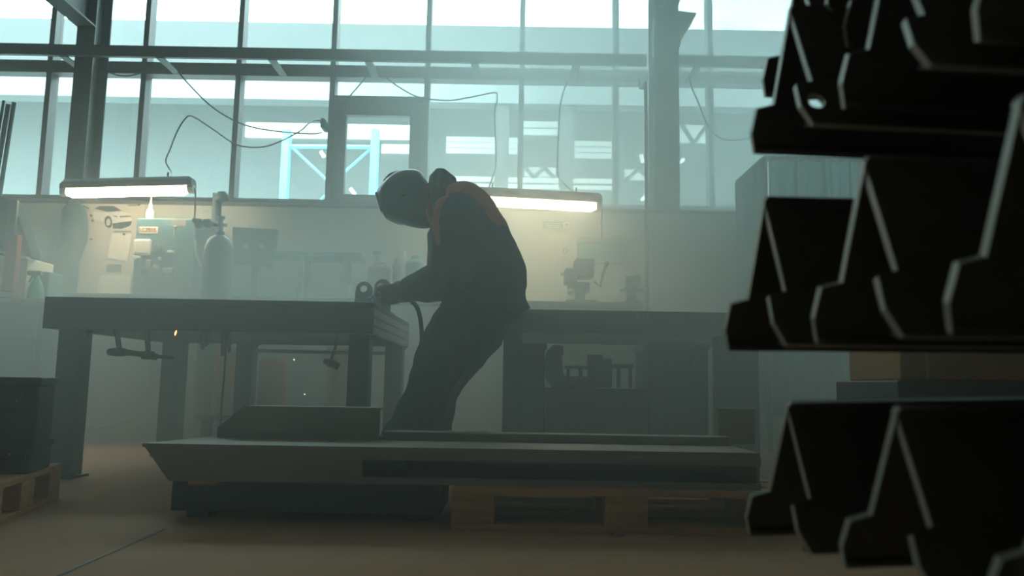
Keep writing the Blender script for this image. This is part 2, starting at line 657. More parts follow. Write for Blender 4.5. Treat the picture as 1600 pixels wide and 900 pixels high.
xl = at(105, 225, 7.95).x
lc = h_column('steel_column', xl, .19, 7.95, 8.27, 'dark steel H-column beside the car poster and the hanging coat', M_steel)
xr = at(1023, 225, 7.5).x
rc = h_column('steel_column', xr, .24, 7.5, 7.84, 'steel H-column with a flared bracket behind the vertical conduit', M_steel)
p = [at(1026, 15, 7.5), at(1088, 22, 7.5), at(1063, 60, 7.5), at(1063, 72, 7.5), at(1026, 72, 7.5)]
part('corbel', M_steel, rc, lambda b: prism(b, [V(q.x, 7.47, q.z) for q in p], (0, .3, 0), .004))
zb = at(118, 42, 7.95).z
bx = xl
cb = thing('steel_beam', (bx + .09, 3, zb), 'steel I-beam running out overhead from the column by the car poster', 'beam')
part('lower_flange', M_steel, cb, lambda b: box(b, (bx, -3, zb), (bx + .19, 7.95, zb + .02), .003))
part('web', M_steel, cb, lambda b: box(b, (bx + .085, -3, zb + .02), (bx + .1, 7.95, zb + .38)))
part('upper_flange', M_steel, cb, lambda b: box(b, (bx, -3, zb + .38), (bx + .19, 7.95, zb + .4), .003))
zb2 = at(1056, 12, 7.47).z
cb2 = thing('steel_beam', (xr + .12, 3, zb2), 'steel beam resting on the flared bracket of the column by the conduit', 'beam')
part('beam_body', M_steel, cb2, lambda b: (box(b, (xr + .05, -3, zb2), (xr + .22, 7.7, zb2 + .02), .003), box(b, (xr + .127, -3, zb2 + .02), (xr + .143, 7.7, zb2 + .3)), box(b, (xr + .05, -3, zb2 + .3), (xr + .22, 7.7, zb2 + .32), .003)))

ZR0, ZR1 = at(230, 89, 7.89).z, at(230, 72, 7.89).z


def rail(x0, x1, label, dz=0.0, hb=0.0):
    t = thing('cable_rail', ((x0 + x1) / 2, 7.89, ZR0 + dz), label, 'rail', None)
    part('channel', M_steel, t, lambda b: (box(b, (x0, 7.88, ZR0 + dz), (x1, 7.895, ZR1 + dz)), box(b, (x0, 7.895, ZR1 + dz - .012), (x1, 7.925, ZR1 + dz)), box(b, (x0, 7.895, ZR0 + dz), (x1, 7.925, ZR0 + dz + .012))))
    return t


def bracket(t, px, dz=0.0):
    x = at(px, 90, 7.89).x
    part('bracket', M_steel, t, lambda b: box(b, (x - .04, 7.89, ZR0 + dz - .012), (x + .04, GY - .09, ZR0 + dz)))


xA = at(79, 80, 7.89).x
r1 = rail(-SIDE, xA - .002, 'steel channel rail ending at the column with the overhead beam', .004)
r2 = rail(xA, xr - .01, 'long steel channel rail across the windows between the two columns')
r3 = rail(xr + .245, SIDE, 'steel channel rail running off from the column with the flared bracket')
bracket(r1, -60, .004)
for px in (98, 250, 425, 576, 742, 900):
    bracket(r2, px)
for px in (1090, 1300):
    bracket(r3, px)


BTOP = at(600, 466, 6.36).z


def conduit(b):
    x = at(1010, 200, 7.27).x
    z0 = at(1012, 131, 7.7).z
    tube(b, [V(x + .03, 7.885, z0 + .12), V(x + .03, 7.8, z0), V(x + .01, 7.5, z0 - .12), V(x, 7.3, z0 - .25), V(x, 7.27, 2.0), V(x, 7.27, BTOP)], .018, 8, 4)


solo('conduit_pipe', M_steel, 'thin grey conduit pipe running down beside the column with flared bracket', 'pipe', conduit, True)

# ------------------------------------------------------------------ hanging fluorescent lamps


def tube_lamp(p0, p1, Y, label, flip):
    a, c = at(*p0, Y), at(*p1, Y)
    t = thing('fluorescent_lamp', (a + c) / 2, label, 'lamp')
    d = (c - a).normalized()
    L = (c - a).length
    up = V(0, 1, 0).cross(d) * -1
    if up.z < 0: up = -up
    f = V(0, 1, 0)

    def P(s, y, h):
        return a + d * s + f * y + up * h
    prof = [(-.07, .0), (-.065, .055), (-.035, .085), (.035, .085), (.065, .055), (.07, .0)]

    def housing(b):
        A = bvert(b, [P(.03, y, h) for y, h in prof])
        B = bvert(b, [P(L - .03, y, h) for y, h in prof])
        A2 = bvert(b, [P(0, y * .8, h * .75) for y, h in prof])
        B2 = bvert(b, [P(L, y * .8, h * .75) for y, h in prof])
        n = len(prof)
        for R1, R2 in ((A2, A), (A, B), (B, B2)):
            for k in range(n):
                b.faces.new([R1[k], R1[(k + 1) % n], R2[(k + 1) % n], R2[k]])
        b.faces.new(A2[::-1])
        b.faces.new(B2)
        bmesh.ops.recalc_face_normals(b, faces=b.faces[:])
    part('housing', M_dsteel, t, housing)
    part('diffuser', M_tubelight, t, lambda b: tube(b, [P(.05, 0, -.03), P(.09, 0, -.03), P(L - .09, 0, -.03), P(L - .05, 0, -.03)], [.025, .05, .05, .025], 12, 1, .8), True)
    for s in (.02, L - .02):
        part('end_cap', M_white, t, lambda b: tube(b, [P(s - .025, 0, -.02), P(s + .025, 0, -.02)], .045, 12, 1, .8), True)
    for s in (.15 * L, .8 * L):
        part('hanger', M_dsteel, t, lambda b: tube(b, [P(s, 0, .08), P(s, 0, .13)], .008, 6))
    return t


tube_lamp((98, 297), (303, 292), 6.6, 'lit fluorescent lamp hanging above the car poster and the blue machine', 0)
tube_lamp((738, 308), (940, 319), 6.6, 'lit fluorescent lamp hanging behind the welder above the wall signs', 1)


def cable(pts, label, Y=7.85, r=.0075, name='cable', mat=None):
    q = [at(*p[:2], p[2] if len(p) > 2 else Y) for p in pts]
    return solo(name, mat or M_cable, label, 'cable', lambda b: tube(b, q, r, 6, 5), True)


cable([(278, 112), (300, 137), (330, 166), (365, 188), (400, 200), (450, 207), (490, 209, 7.9), (503, 207, 8.2)], 'grey cable sagging from the long rail to the small plug box')
cable([(264, 284, 6.6), (268, 270), (259, 252), (266, 233), (277, 205), (290, 185), (301, 182), (330, 200), (370, 226), (408, 230), (440, 220), (470, 204), (480, 195, 7.6), (492, 188, 8.0), (506, 190, 8.2)], 'grey cable looping from the plug box down to the lamp over the poster')
cable([(602, 121), (625, 137), (655, 152), (700, 157), (735, 152), (772, 145), (777, 155), (773, 178), (775, 235), (774, 262), (763, 295, 6.6)], 'grey cable curving from the long rail down to the lamp behind the welder')
cable([(572, 121, 8.2), (558, 137, 8.25), (544, 153, 8.3)], 'short grey cable running down to the top of the vent window')
cable([(887, 127), (877, 155), (873, 200), (871, 265), (878, 283), (898, 303, 6.6)], 'grey cable hanging straight down to the far end of the lamp by the signs')
cable([(1076, 111), (1080, 134), (1093, 165), (1103, 192), (1115, 208), (1135, 219), (1165, 217), (1190, 210)], 'grey cable sagging behind the stacked black profiles beside the flared column')
cable([(301, 289, 6.6), (305, 300, 6.6), (305, 320, 6.65), (304, 345, 6.8)], 'thin power cable dropping from the lamp to the blue machine')
cable([(934, 312, 6.6), (940, 322, 6.65), (940, 345, 6.9), (940, 374, 7.25)], 'thin power cable dropping from the lamp to the grey switch board')
cable([(166, 112, 8.31), (195, 119, 8.31), (226, 113, 8.31)], 'short grey cable sagging under the rail beside the dark column')
pb = at(506, 195, 8.2)
solo('plug_box', M_rubber, 'small black plug box fixed to the mullion beside the vent window', 'plug', lambda b: box(b, (pb.x - .02, 8.12, pb.z - .05), (pb.x + .02, 8.31, pb.z + .05), .008))

# ------------------------------------------------------------------ along the glazed wall: workbench, posters, machines
BT = at(600, 466, 6.36).z
xb0, xb1 = at(92, 465, 6.38).x, at(1004, 465, 6.38).x
wb = thing('wall_workbench', ((xb0 + xb1) / 2, 6.78, 0), 'long workbench along the glazed wall with closed front paled like haze', 'workbench')
part('bench_top', M_zinc, wb, lambda b: box(b, (xb0, 6.34, BT - .05), (xb1, 7.28, BT), .006))
NP = 6
for k in range(NP):
    u0 = xb0 + (xb1 - xb0) * k / NP
    u1 = xb0 + (xb1 - xb0) * (k + 1) / NP
    pp = part('cabinet_door', M_bench, wb, lambda b: box(b, (u0 + .01, 6.38, .12), (u1 - .01, 6.41, BT - .07), .004))
    part('handle', M_zinc, pp, lambda b: box(b, (u1 - .14, 6.37, .90), (u1 - .05, 6.38, .92), .003))
part('carcass', M_bench, wb, lambda b: box(b, (xb0 + .01, 6.41, .0), (xb1 - .01, 7.26, BT - .05)))

YW = WY - .001


def wallquad(p, d=.004, Y=YW):
    q = [at(*k, Y) for k in p]
    return lambda b: prism(b, [V(k.x, Y, k.z) for k in q], (0, -d, 0))


ps = thing('wall_poster', at(165, 460, YW), 'large white poster with a picture of a white car', 'poster')
part('sheet', M_poster, ps, wallquad([(128, 318), (228, 317), (212, 425), (160, 470), (122, 468)]))
yq = YW - .006
for nm, mt, pl in (
    ('printed_car_window', M_ink, [(148, 326), (156, 322), (178, 322), (190, 329), (168, 331)]),
    ('printed_car_wheel', M_ink, [(163.5, 347), (165, 340), (169, 337.5), (173.5, 340), (175.5, 346), (174.5, 353), (171, 356.5), (166, 354)]),
    ('printed_car_bumper', M_ink, [(176, 349), (192, 347), (206, 346), (203, 353), (190, 357.5), (177, 357)]),
    ('printed_car_grille', M_inkg, [(187, 337.5), (203, 336.5), (205, 339), (188, 340)]),
    ('printed_car_lamp', M_inkg, [(177, 336.5), (184, 338), (183, 339.5), (178, 338.5)]),
    ('printed_car_body', M_white, [(145, 330), (168, 333), (190, 331), (203, 334), (206, 345), (190, 347), (176, 349), (173, 338), (168, 336), (163, 340), (162, 347), (147, 342)]),
    ('printed_caption', M_inkg, [(178, 361), (205, 361), (205, 363), (178, 363)]),
    ('printed_caption', M_inkg, [(200, 320), (214, 320), (214, 322), (200, 322)]),
):
    dd = .002 if nm == 'printed_car_body' else .004
    part(nm, mt, ps, wallquad(pl, dd, yq + .002))
part('printed_wheel_hub', M_paper2, ps, wallquad([(166, 346), (168, 342), (171, 342), (173, 346), (172, 351), (169, 353), (166.5, 351)], .004, yq - .002))
for px, py in ((143, 337), (145, 345), (143, 374), (217, 320)):
    c = at(px, py, YW - .006)
    part('magnet', M_ink, ps, lambda b: cyl(b, c, c + V(0, -.012, 0), .011, None, 10), True)
pn = thing('pinned_sheet', at(185, 410, YW), 'white paper sheet pinned askew over the car poster', 'paper')
part('sheet', M_paper, pn, wallquad([(175, 365), (206, 366), (199, 409), (168, 403)], .004, YW - .02))
c = at(194, 366, YW - .028)
part('magnet', M_ink, pn, lambda b: cyl(b, c, c + V(0, -.012, 0), .011, None, 10), True)
solo('pinned_sheet', M_paper, 'white sheet pinned low on the wall below the askew paper', 'paper', wallquad([(157, 430), (205, 429), (204, 462), (152, 462)], .004, YW - .012))
solo('pinned_sheet', M_inkg, 'small grey photo pinned between the two white sheets', 'paper', wallquad([(167, 413), (190, 413), (189, 425), (166, 425)], .004, YW - .012))

# hanging coat
hc = thing('hanging_coat', at(105, 470, 7.08), 'dark coat hanging on the wall beside the car poster', 'coat')


def coat(b):
    Y = 7.10
    rr = []
    for (l, r_, y, w) in ((112, 122, 313, .03), (99, 134, 328, .09), (96, 136, 350, .11), (97, 134, 375, .11), (90, 127, 392, .10), (66, 124, 408, .10), (60, 118, 440, .11), (62, 116, 480, .11)):
        A, B = at(l, y, Y), at(r_, y, Y)
        rr.append(((A + B) / 2, (B - A) / 2, V(0, w, 0)))
    rings(b, rr, 18)


o = part('coat_body', M_coat, hc, coat, True)
lay(o, lambda v: v + V(0, .02 * noise.noise(v * 9), 0) + V(.015 * noise.noise(v * 7 + V(3, 1, 0)), 0, 0))
q = at(116, 316, 7.1)
part('coat_hook', M_steel, hc, lambda b: tube(b, [V(q.x, 7.07, q.z - .01), V(q.x, 7.1, q.z - .03), V(q.x, 7.2, q.z + .0), V(q.x, 7.352, q.z + .0)], .009, 8, 2), True)

# blue machine
MY = 6.75
def mpt(px, py, Y=MY): return at(px, py, Y)
x0, x1, zt = mpt(209, 400).x, mpt(304, 400).x, mpt(255, 341).z
bmach = thing('blue_machine', ((x0 + x1) / 2, 6.68, BT), 'blue grey machine cabinet with gauge, white pad and labels on bench', 'machine')
part('cabinet', M_blue, bmach, lambda b: box(b, (x0, MY, BT), (x1, MY + .45, zt), .012))
A, B = mpt(218, 354), mpt(246.5, 365)
lb = part('name_plate', M_paper2, bmach, lambda b: box(b, (A.x, MY - .006, B.z), (B.x, MY, A.z), .001))
text('plate_lettering', 'LCM', M_ink, lb, ((A.x * .68 + B.x * .32), MY - .008, (A.z + B.z) / 2), .05)
text('plate_numerals', '535', M_red, lb, ((A.x * .3 + B.x * .7), MY - .008, (A.z + B.z) / 2), .05)
A, B = mpt(212, 374), mpt(237, 400)
part('white_pad', M_white, bmach, lambda b: box(b, (A.x, MY - .04, B.z), (B.x, MY, A.z), .02))
A, B = mpt(268, 343), mpt(290, 354)
part('sticker', M_inkg, bmach, lambda b: box(b, (A.x, MY - .004, B.z), (B.x, MY, A.z)))
c = mpt(247, 388)
part('gauge', M_zinc, bmach, lambda b: (cyl(b, c + V(0, .01, 0), c + V(0, -.035, 0), .036, None, 18)), True)
part('gauge_glass', M_dteal, bmach, lambda b: cyl(b, c + V(0, -.035, 0), c + V(0, -.038, 0), .028, None, 18), True)
for (px, py, sx, sz, mt) in ((216, 403, .07, .03, M_white), (220, 408, .04, .05, M_dteal), (235, 412, .05, .06, M_zinc), (246, 418, .05, .04, M_zinc), (268, 394, .05, .025, M_white), (264, 424, .09, .05, M_zinc), (230, 425, .06, .05, M_dteal), (252, 405, .03, .03, M_zinc)):
    c = mpt(px, py)
    part('control_knob', mt, bmach, lambda b: box(b, (c.x - sx / 2, MY - .04, c.z - sz / 2), (c.x + sx / 2, MY, c.z + sz / 2), .008))
c, d = mpt(276, 356), mpt(275, 372)
part('lever', M_zinc, bmach, lambda b: (tube(b, [c + V(0, -.03, 0), d + V(0, -.03, 0)], .008, 6), ball(b, c + V(0, -.03, 0), .014)), True)
part('hose', M_zinc, bmach, lambda b: tube(b, [mpt(305, 375, 6.7), mpt(308, 400, 6.68), mpt(316, 420, 6.68), mpt(318, 440, 6.68), mpt(313, 455, 6.66)], .012, 7, 4), True)

bt = mpt(234, 341, 6.95)
sb = thing('spray_bottle', V(bt.x, 6.95, zt), 'white spray bottle standing on top of the blue machine', 'bottle')
part('bottle_body', M_white, sb, lambda b: lathe(b, V(bt.x, 6.95, zt), [(.034, 0), (.036, .01), (.036, .085), (.03, .11), (.016, .125), (.015, .14)]), True)
part('nozzle', M_white, sb, lambda b: lathe(b, V(bt.x, 6.95, zt + .14), [(.017, 0), (.016, .025), (.009, .035), (.006, .1), (.004, .105)], 12), True)

# gas cylinder
CY = 6.08
cc = at(340.5, 420, CY)
gz = at(340, 368, CY).z
gc = thing('gas_cylinder', V(cc.x, CY, 0), 'tall grey green gas cylinder with gauges beside the blue machine', 'cylinder')
R = .113
part('cylinder_body', M_cyl, gc, lambda b: lathe(b, V(cc.x, CY, 0), [(.10, 0), (R, .02), (R, gz - .14), (.106, gz - .09), (.085, gz - .035), (.05, gz - .005), (.035, gz), (.035, gz + .03)], 28), True)
part('valve', M_zinc, gc, lambda b: (cyl(b, V(cc.x, CY, gz + .03), V(cc.x, CY, gz + .13), .02), cyl(b, V(cc.x - .02, CY, gz + .08), V(cc.x + .05, CY, gz + .08), .014), cyl(b, V(cc.x, CY, gz + .13), V(cc.x, CY, gz + .15), .03, None, 10)), True)
rg = part('regulator', M_dteal, gc, lambda b: (tube(b, [V(cc.x, CY, gz + .08), V(cc.x - .12, CY - .03, gz + .1), V(cc.x - .2, CY - .04, gz + .11)], .016, 8, 3)), True)
for px, py in ((311, 349), (325, 349)):
    g = at(px, py, CY - .05)
    part('pressure_gauge', M_zinc, rg, lambda b: cyl(b, g + V(0, .02, 0), g + V(0, -.02, 0), .034, None, 16), True)

# post with curved cap
pc = at(337, 355, 6.88)
pt = at(337, 313, 6.88).z
solo('standing_pipe', M_dteal, 'dark upright pipe with curved cap behind the gas cylinder', 'pipe',
     lambda b: (tube(b, [V(pc.x, 6.88, BT), V(pc.x, 6.88, pt - .02), V(pc.x + .01, 6.88, pt + .02), V(pc.x + .06, 6.86, pt + .03), V(pc.x + .085, 6.86, pt)], [.04, .04, .05, .05, .03], 12, 2)), True)

# control panel (monitor)
cp = thing('control_panel', V(at(397, 460, 6.88).x, 6.88, BT), 'dark flat control panel on stand behind the gas cylinder', 'panel')
part('screen_case', M_dteal, cp, lambda b: prism(b, [at(363, 354, 6.83), at(432, 358, 6.83), at(425, 415, 6.83), at(364, 413, 6.83)], (0, .08, 0), .006))
part('stand', M_dteal, cp, lambda b: (box(b, (cp.location.x - .03, 6.86, BT), (cp.location.x + .03, 6.91, at(397, 400, 6.88).z)), box(b, (cp.location.x - .14, 6.78, BT), (cp.location.x + .14, 6.98, BT + .02))))
for px in (385, 410):
    c = at(px, 385, 6.82)
    part('dial', M_zinc, cp, lambda b: cyl(b, c, c + V(0, -.02, 0), .022, None, 12), True)

# rack frame on the bench
zt = at(500, 396, 6.98).z
sr = thing('metal_shelf', V(at(500, 460, 6.98).x, 6.98, BT), 'low grey metal shelf frame standing on bench behind the table', 'shelf')
xa, xz = at(424, 400, 6.98).x, at(568, 400, 6.98).x
part('top_bar', M_teal, sr, lambda b: box(b, (xa, 6.88, zt - .045), (xz, 7.18, zt), .005))
for px in (473, 541):
    x = at(px, 420, 6.98).x
    part('upright', M_teal, sr, lambda b: box(b, (x - .02, 6.90, BT), (x + .02, 6.94, zt - .045), .003))
    part('upright', M_teal, sr, lambda b: box(b, (x - .02, 7.12, BT), (x + .02, 7.16, zt - .045), .003))
solo('white_box', M_paper2, 'small white box sitting on the bench under the shelf frame', 'box', lambda b: box(b, (at(508, 450, 6.73).x, 6.73, BT), (at(545, 450, 6.73).x, 6.93, at(520, 443, 6.73).z), .005))

# boxes and bottles behind the welder's arm
tb = at(590, 460, 6.58)
t = thing('toolbox', V(tb.x, 6.68, BT), 'dull reddish toolbox on the bench behind the steel lugs', 'toolbox')
xa, xz, z1 = at(574, 440, 6.58).x, at(610, 440, 6.58).x, at(590, 416, 6.58).z
part('case', material('faded_red_paint', (.30, .20, .18), .7, 0, .1, 5), t, lambda b: box(b, (xa, 6.58, BT), (xz, 6.83, z1), .01))
part('handle', M_teal, t, lambda b: tube(b, [V(xa + .05, 6.68, z1), V(xa + .06, 6.68, z1 + .04), V(xz - .06, 6.68, z1 + .04), V(xz - .05, 6.68, z1)], .008, 6), True)
q = at(588, 416, 6.68)
t = thing('spray_bottle', V(at(588, 416, 6.70).x, 6.78, z1 + .0), 'pale spray bottle standing on top of the reddish toolbox', 'bottle')
part('bottle_body', M_zinc, t, lambda b: lathe(b, V(q.x, 6.78, z1), [(.04, 0), (.042, .01), (.04, .08), (.015, .12), (.014, .14)]), True)
part('trigger_head', M_teal, t, lambda b: (box(b, (q.x - .05, 6.77, z1 + .13), (q.x + .025, 6.79, z1 + .165), .006), tube(b, [V(q.x - .025, 6.78, z1 + .13), V(q.x - .045, 6.78, z1 + .095)], .006, 6)), True)
for (px, top, w, mt, lab) in ((618, 408, .04, M_zinc, 'small grey tin beside the reddish toolbox on the bench'), (630, 396, .035, M_white, 'slim white tube standing beside the teal canister on bench'), (648, 402, .085, M_teal, 'teal canister standing on the bench behind the welder arm')):
    c = at(px, 450, 6.73)
    hz = at(px, top, 6.73).z
    nm = {M_zinc: 'tin_can', M_white: 'sealant_tube', M_teal: 'canister'}[mt]
    t = thing(nm, V(c.x, 6.73, BT), lab, 'container')
    part('container_body', mt, t, lambda b: lathe(b, V(c.x, 6.73, BT), [(w * .95, 0), (w, .01), (w, hz - BT - .05), (w * .6, hz - BT - .02)], 18), True)
    part('cap', mt if mt != M_zinc else M_teal, t, lambda b: lathe(b, V(c.x, 6.73, hz - .02), [(w * .45, 0), (w * .45, .03), (w * .2, .045)], 12), True)

# signs by the second lamp
sg = thing('safety_sign', at(870, 358, YW), 'pale blue safety sign with white pictogram below the lamp', 'sign')
part('sign_plate', M_signb, sg, wallquad([(848, 345.5), (891, 346.5), (891, 358.5), (848, 357.5)], .006))
part('pictogram_field', M_paper, sg, wallquad([(880, 347), (890, 347.3), (890, 357.8), (880, 357.5)], .003, YW - .006))
part('pictogram', M_signb, sg, wallquad([(883, 349), (888, 349), (888, 357), (886.5, 357), (886.5, 352), (884.5, 352), (884.5, 357), (883, 357)], .002, YW - .009))
for y in (349, 352, 355):
    part('printed_line', M_paper, sg, wallquad([(852, y), (876, y + .3), (876, y + 1.2), (852, y + .9)], .002, YW - .006))
nt_ = thing('notice_sheet', at(863, 400, YW), 'cream notice sheet on the wall below the blue sign', 'paper')
part('sheet', M_paper2, nt_, wallquad([(853, 364), (891, 365), (890, 400), (852, 399)], .003))
for y in (384, 388, 392, 396):
    part('printed_line', M_inkg, nt_, wallquad([(856, y), (874, y + .2), (874, y + 1), (856, y + .8)], .002, YW - .003))
part('printed_line', M_inkg, nt_, wallquad([(864, 360), (880, 360.3), (880, 361.5), (864, 361)], .002, YW - .001))
c = at(883.5, 392.5, YW - .003)
part('round_symbol', M_signb, nt_, lambda b: cyl(b, c, c + V(0, -.003, 0), .03, None, 20), True)
part('round_symbol_mark', M_paper, nt_, lambda b: box(b, (c.x - .007, c.y - .006, c.z - .016), (c.x + .007, c.y - .003, c.z + .016)))

# switch board and drill press on the bench
swb = thing('switch_board', at(940, 412, 7.28), 'grey wall-mounted switch board behind the drill press', 'board')
part('board_panel', M_teal, swb, wallquad([(901, 372), (978, 373), (978, 412), (901, 411)], .06))
part('board_trim', M_zinc, swb, wallquad([(901, 372), (978, 373), (978, 380), (901, 379)], .02, YW - .06))
dp = thing('drill_press', V(at(905, 465, 6.73).x, 6.73, BT), 'squat teal bench drill press in front of the switch board', 'drill')
Y = 6.68


def pxbox(b, p0, p1, Y0, Y1, bev=.01):
    A, B = at(*p0, Y0), at(*p1, Y0)
    box(b, (A.x, Y0, B.z), (B.x, Y1, A.z), bev)


part('motor_head', M_dteal, dp, lambda b: (pxbox(b, (899, 403), (929, 432), Y, Y + .25), pxbox(b, (883, 418), (902, 442), Y, Y + .2)))
part('drill_column', M_dteal, dp, lambda b: pxbox(b, (888, 440), (922, 456), Y + .05, Y + .2))
A = at(908, 456, Y)
part('machine_base', M_dteal, dp, lambda b: (box(b, (A.x - .13, Y - .02, BT), (A.x + .13, Y + .28, BT + .05), .01), cyl(b, V(A.x, Y + .12, BT + .05), V(A.x, Y + .12, A.z + .02), .045)))
part('feed_lever', M_dsteel, dp, lambda b: (tube(b, [at(929, 440, Y), at(938, 449, Y), at(942, 430, Y), at(947, 413, Y)], .012, 7), ball(b, at(948, 412, Y), .022)), True)
part('spindle_knob', M_zinc, dp, lambda b: ball(b, at(892, 456, Y - .03), .03), True)
part('side_crank', M_dsteel, dp, lambda b: tube(b, [at(883, 427, Y + .1), at(877, 428, Y + .08)], .014, 7), True)
bv = at(988, 464, 6.68)
vs = thing('bench_vise', V(bv.x, 6.73, BT), 'small teal bench vise beside the vertical conduit pipe', 'vise')
part('vise_base', M_dteal, vs, lambda b: (box(b, (bv.x - .06, 6.64, BT), (bv.x + .06, 6.82, BT + .05), .01), cyl(b, V(bv.x, 6.73, BT + .05), V(bv.x, 6.73, BT + .12), .045)))
part('jaw', M_teal, vs, lambda b: (pxbox(b, (977, 430), (989, 448), 6.64, 6.82), pxbox(b, (991, 428), (1001, 448), 6.64, 6.82)))
part('screw_bar', M_zinc, vs, lambda b: cyl(b, V(bv.x - .1, 6.73, BT + .14), V(bv.x + .1, 6.73, BT + .14), .014), True)

# ------------------------------------------------------------------ left side: bench, tilted case, pipes
LY = 5.7
zl = at(30, 466, LY).z
xe = at(72, 470, LY).x
sbn = thing('side_workbench', (xe - .8, 6.0, 0), 'grey green steel workbench with pale top edge beside the welding table', 'workbench')
part('bench_top', M_zinc, sbn, lambda b: box(b, (xe - 1.6, LY, zl - .03), (xe, LY + .6, zl), .004))
part('cabinet', M_dteal, sbn, lambda b: box(b, (xe - 1.58, LY + .03, .08), (xe - .02, LY + .58, zl - .03), .006))
for k in range(3):
    part('drawer', M_dteal, sbn, lambda b: box(b, (xe - .62, LY + .005, .2 + .28 * k), (xe - .06, LY + .03, .44 + .28 * k), .006))
part('plinth', M_black, sbn, lambda b: box(b, (xe - 1.54, LY + .08, 0), (xe - .06, LY + .5, .08)))
mc = thing('tilted_machine', V(at(20, 460, 6.1).x, 6.1, zl), 'grey green machine with slanted hood standing on the side workbench', 'machine')
Y = 6.05
part('hood', M_hood, mc, lambda b: prism(b, [at(-60, 300, Y), at(0, 306, Y), at(16, 312, Y), at(30, 340, Y), at(48, 395, Y), at(48, 402, Y), at(-60, 390, Y)], (0, .14, 0), .006))
part('ledge', M_zinc, mc, lambda b: prism(b, [at(-60, 386, Y), at(0, 391, Y), at(48, 402, Y), at(48, 406, Y), at(0, 395, Y), at(-60, 391, Y)], (0, -.05, 0)))
A = at(36, 404, Y)
part('stand_panel', M_paper2, mc, lambda b: box(b, (A.x - .5, Y + .03, zl), (A.x + .02, Y + .38, A.z + .01), .006))
part('frame_post', M_dteal, mc, lambda b: pxbox(b, (12, 312), (19, 400), Y - .03, Y, .004))
rb = thing('red_bar', V(at(15, 462, 5.95).x, 5.95, zl), 'dull red upright bar in front of the slanted machine hood', 'bar')
part('bar_body', M_red, rb, lambda b: (pxbox(b, (10, 366), (20, 455), 5.93, 5.99, .006)))
part('bar_foot', M_red, rb, lambda b: box(b, (rb.location.x - .05, 5.9, zl), (rb.location.x + .05, 6.02, zl + .03), .005))
gb = at(49, 463, 5.85)
sp = thing('spray_bottle', V(gb.x, 5.9, zl), 'green spray bottle with dark trigger head on the side workbench', 'bottle')
part('bottle_body', M_green, sp, lambda b: lathe(b, V(gb.x, 5.9, zl), [(.055, 0), (.058, .015), (.052, .09), (.03, .15), (.017, .17), (.016, .19)]), True)
part('trigger_head', M_dteal, sp, lambda b: (box(b, (gb.x - .07, 5.88, zl + .19), (gb.x + .035, 5.92, zl + .225), .01), tube(b, [V(gb.x - .03, 5.9, zl + .19), V(gb.x - .055, 5.9, zl + .14)], .008, 6)), True)
hb = at(62, 424, 5.95)
solo('steel_block', M_teal, 'teal steel block lying behind the green spray bottle', 'block', lambda b: pxbox(b, (52, 424), (74, 470), 6.05, 6.25, .01))
for k, (px, py, r, bx_) in enumerate(((6, 157, .012, -16), (13, 163, .02, -8), (22, 160, .018, 2))):
    lab = ('thinnest of the three dark tubes leaning at the window', 'middle thick tube of the three leaning at the window', 'dark tube leaning nearest the windows beside the thick tube')[k]
    a = at(px, py, 6.7)
    dz = a.z
    # leaning on the bench: the foot stands on the floor behind it
    f = at(bx_ - 24, 460, 6.95)
    foot = V(a.x - (a.x - at(bx_, 310, 6.8).x) * (dz / max(.1, dz - at(bx_, 310, 6.8).z)) , 6.95, 0)
    solo('leaning_tube', M_dteal, lab, 'tube', lambda b: cyl(b, foot, a, r, None, 10), True, 'tubes leaning by the windows')

# ------------------------------------------------------------------ left welding table
TZ = .896
TX0, TX1, TY0, TY1 = -2.337, -.690, 4.0, 5.42
AZ = .737
wt = thing('welding_table', ((TX0 + TX1) / 2, (TY0 + TY1) / 2, 0), 'heavy dark steel welding table carrying the steel lugs', 'table')
part('table_top', M_table, wt, lambda b: box(b, (TX0, TY0, TZ - .03), (TX1, TY1, TZ), .004))
part('front_apron', M_table, wt, lambda b: box(b, (TX0, TY0, AZ), (TX1, TY0 + .02, TZ - .03), .003))
part('rear_apron', M_table, wt, lambda b: box(b, (TX0, TY1 - .02, AZ), (TX1, TY1, TZ - .03), .003))
part('end_apron', M_table, wt, lambda b: box(b, (TX0, TY0 + .02, AZ), (TX0 + .02, TY1 - .02, TZ - .03), .003))


def drilled(b):
    h = TZ - .03 - AZ
    y0, y1 = TY0 + .02, TY1 - .02
    for k0, k1 in ((0, .27), (.36, .62), (.71, 1.0)):
        box(b, (TX1 - .02, y0, AZ + h * k0), (TX1, y1, AZ + h * k1), .001)
    for k0, k1 in ((.27, .36), (.62, .71)):
        n = 24
        for i in range(n):
            s = (y1 - y0) / n
            box(b, (TX1 - .02, y0 + s * i, AZ + h * k0), (TX1, y0 + s * (i + .45), AZ + h * k1))
    box(b, (TX1 - .028, y0, AZ), (TX1 - .024, y1, AZ + h))


part('slotted_end_plate', M_zinc, wt, drilled)
for (x, y, w) in ((-2.22, 4.10, .115), (-.765, 4.10, .105), (-2.215, 5.32, .125), (-.765, 5.32, .115), (-1.745, 5.33, .11)):
    lg = part('leg', M_table, wt, lambda b: box(b, (x - w / 2, y - w / 2, .012), (x + w / 2, y + w / 2, AZ), .005))
    part('foot_plate', M_table, lg, lambda b: box(b, (x - w * .7, y - w * .7, 0), (x + w * .7, y + w * .7, .012)))
    part('gusset', M_table, lg, lambda b: prism(b, [V(x + w / 2, y, AZ), V(x + w / 2 + .03, y, AZ), V(x + w / 2, y, AZ - .03)], (0, .01, 0)))
part('cross_rail', M_zinc, wt, lambda b: cyl(b, V(-1.70, 5.33, .69), V(-.82, 5.33, .685), .012, None, 8), True)


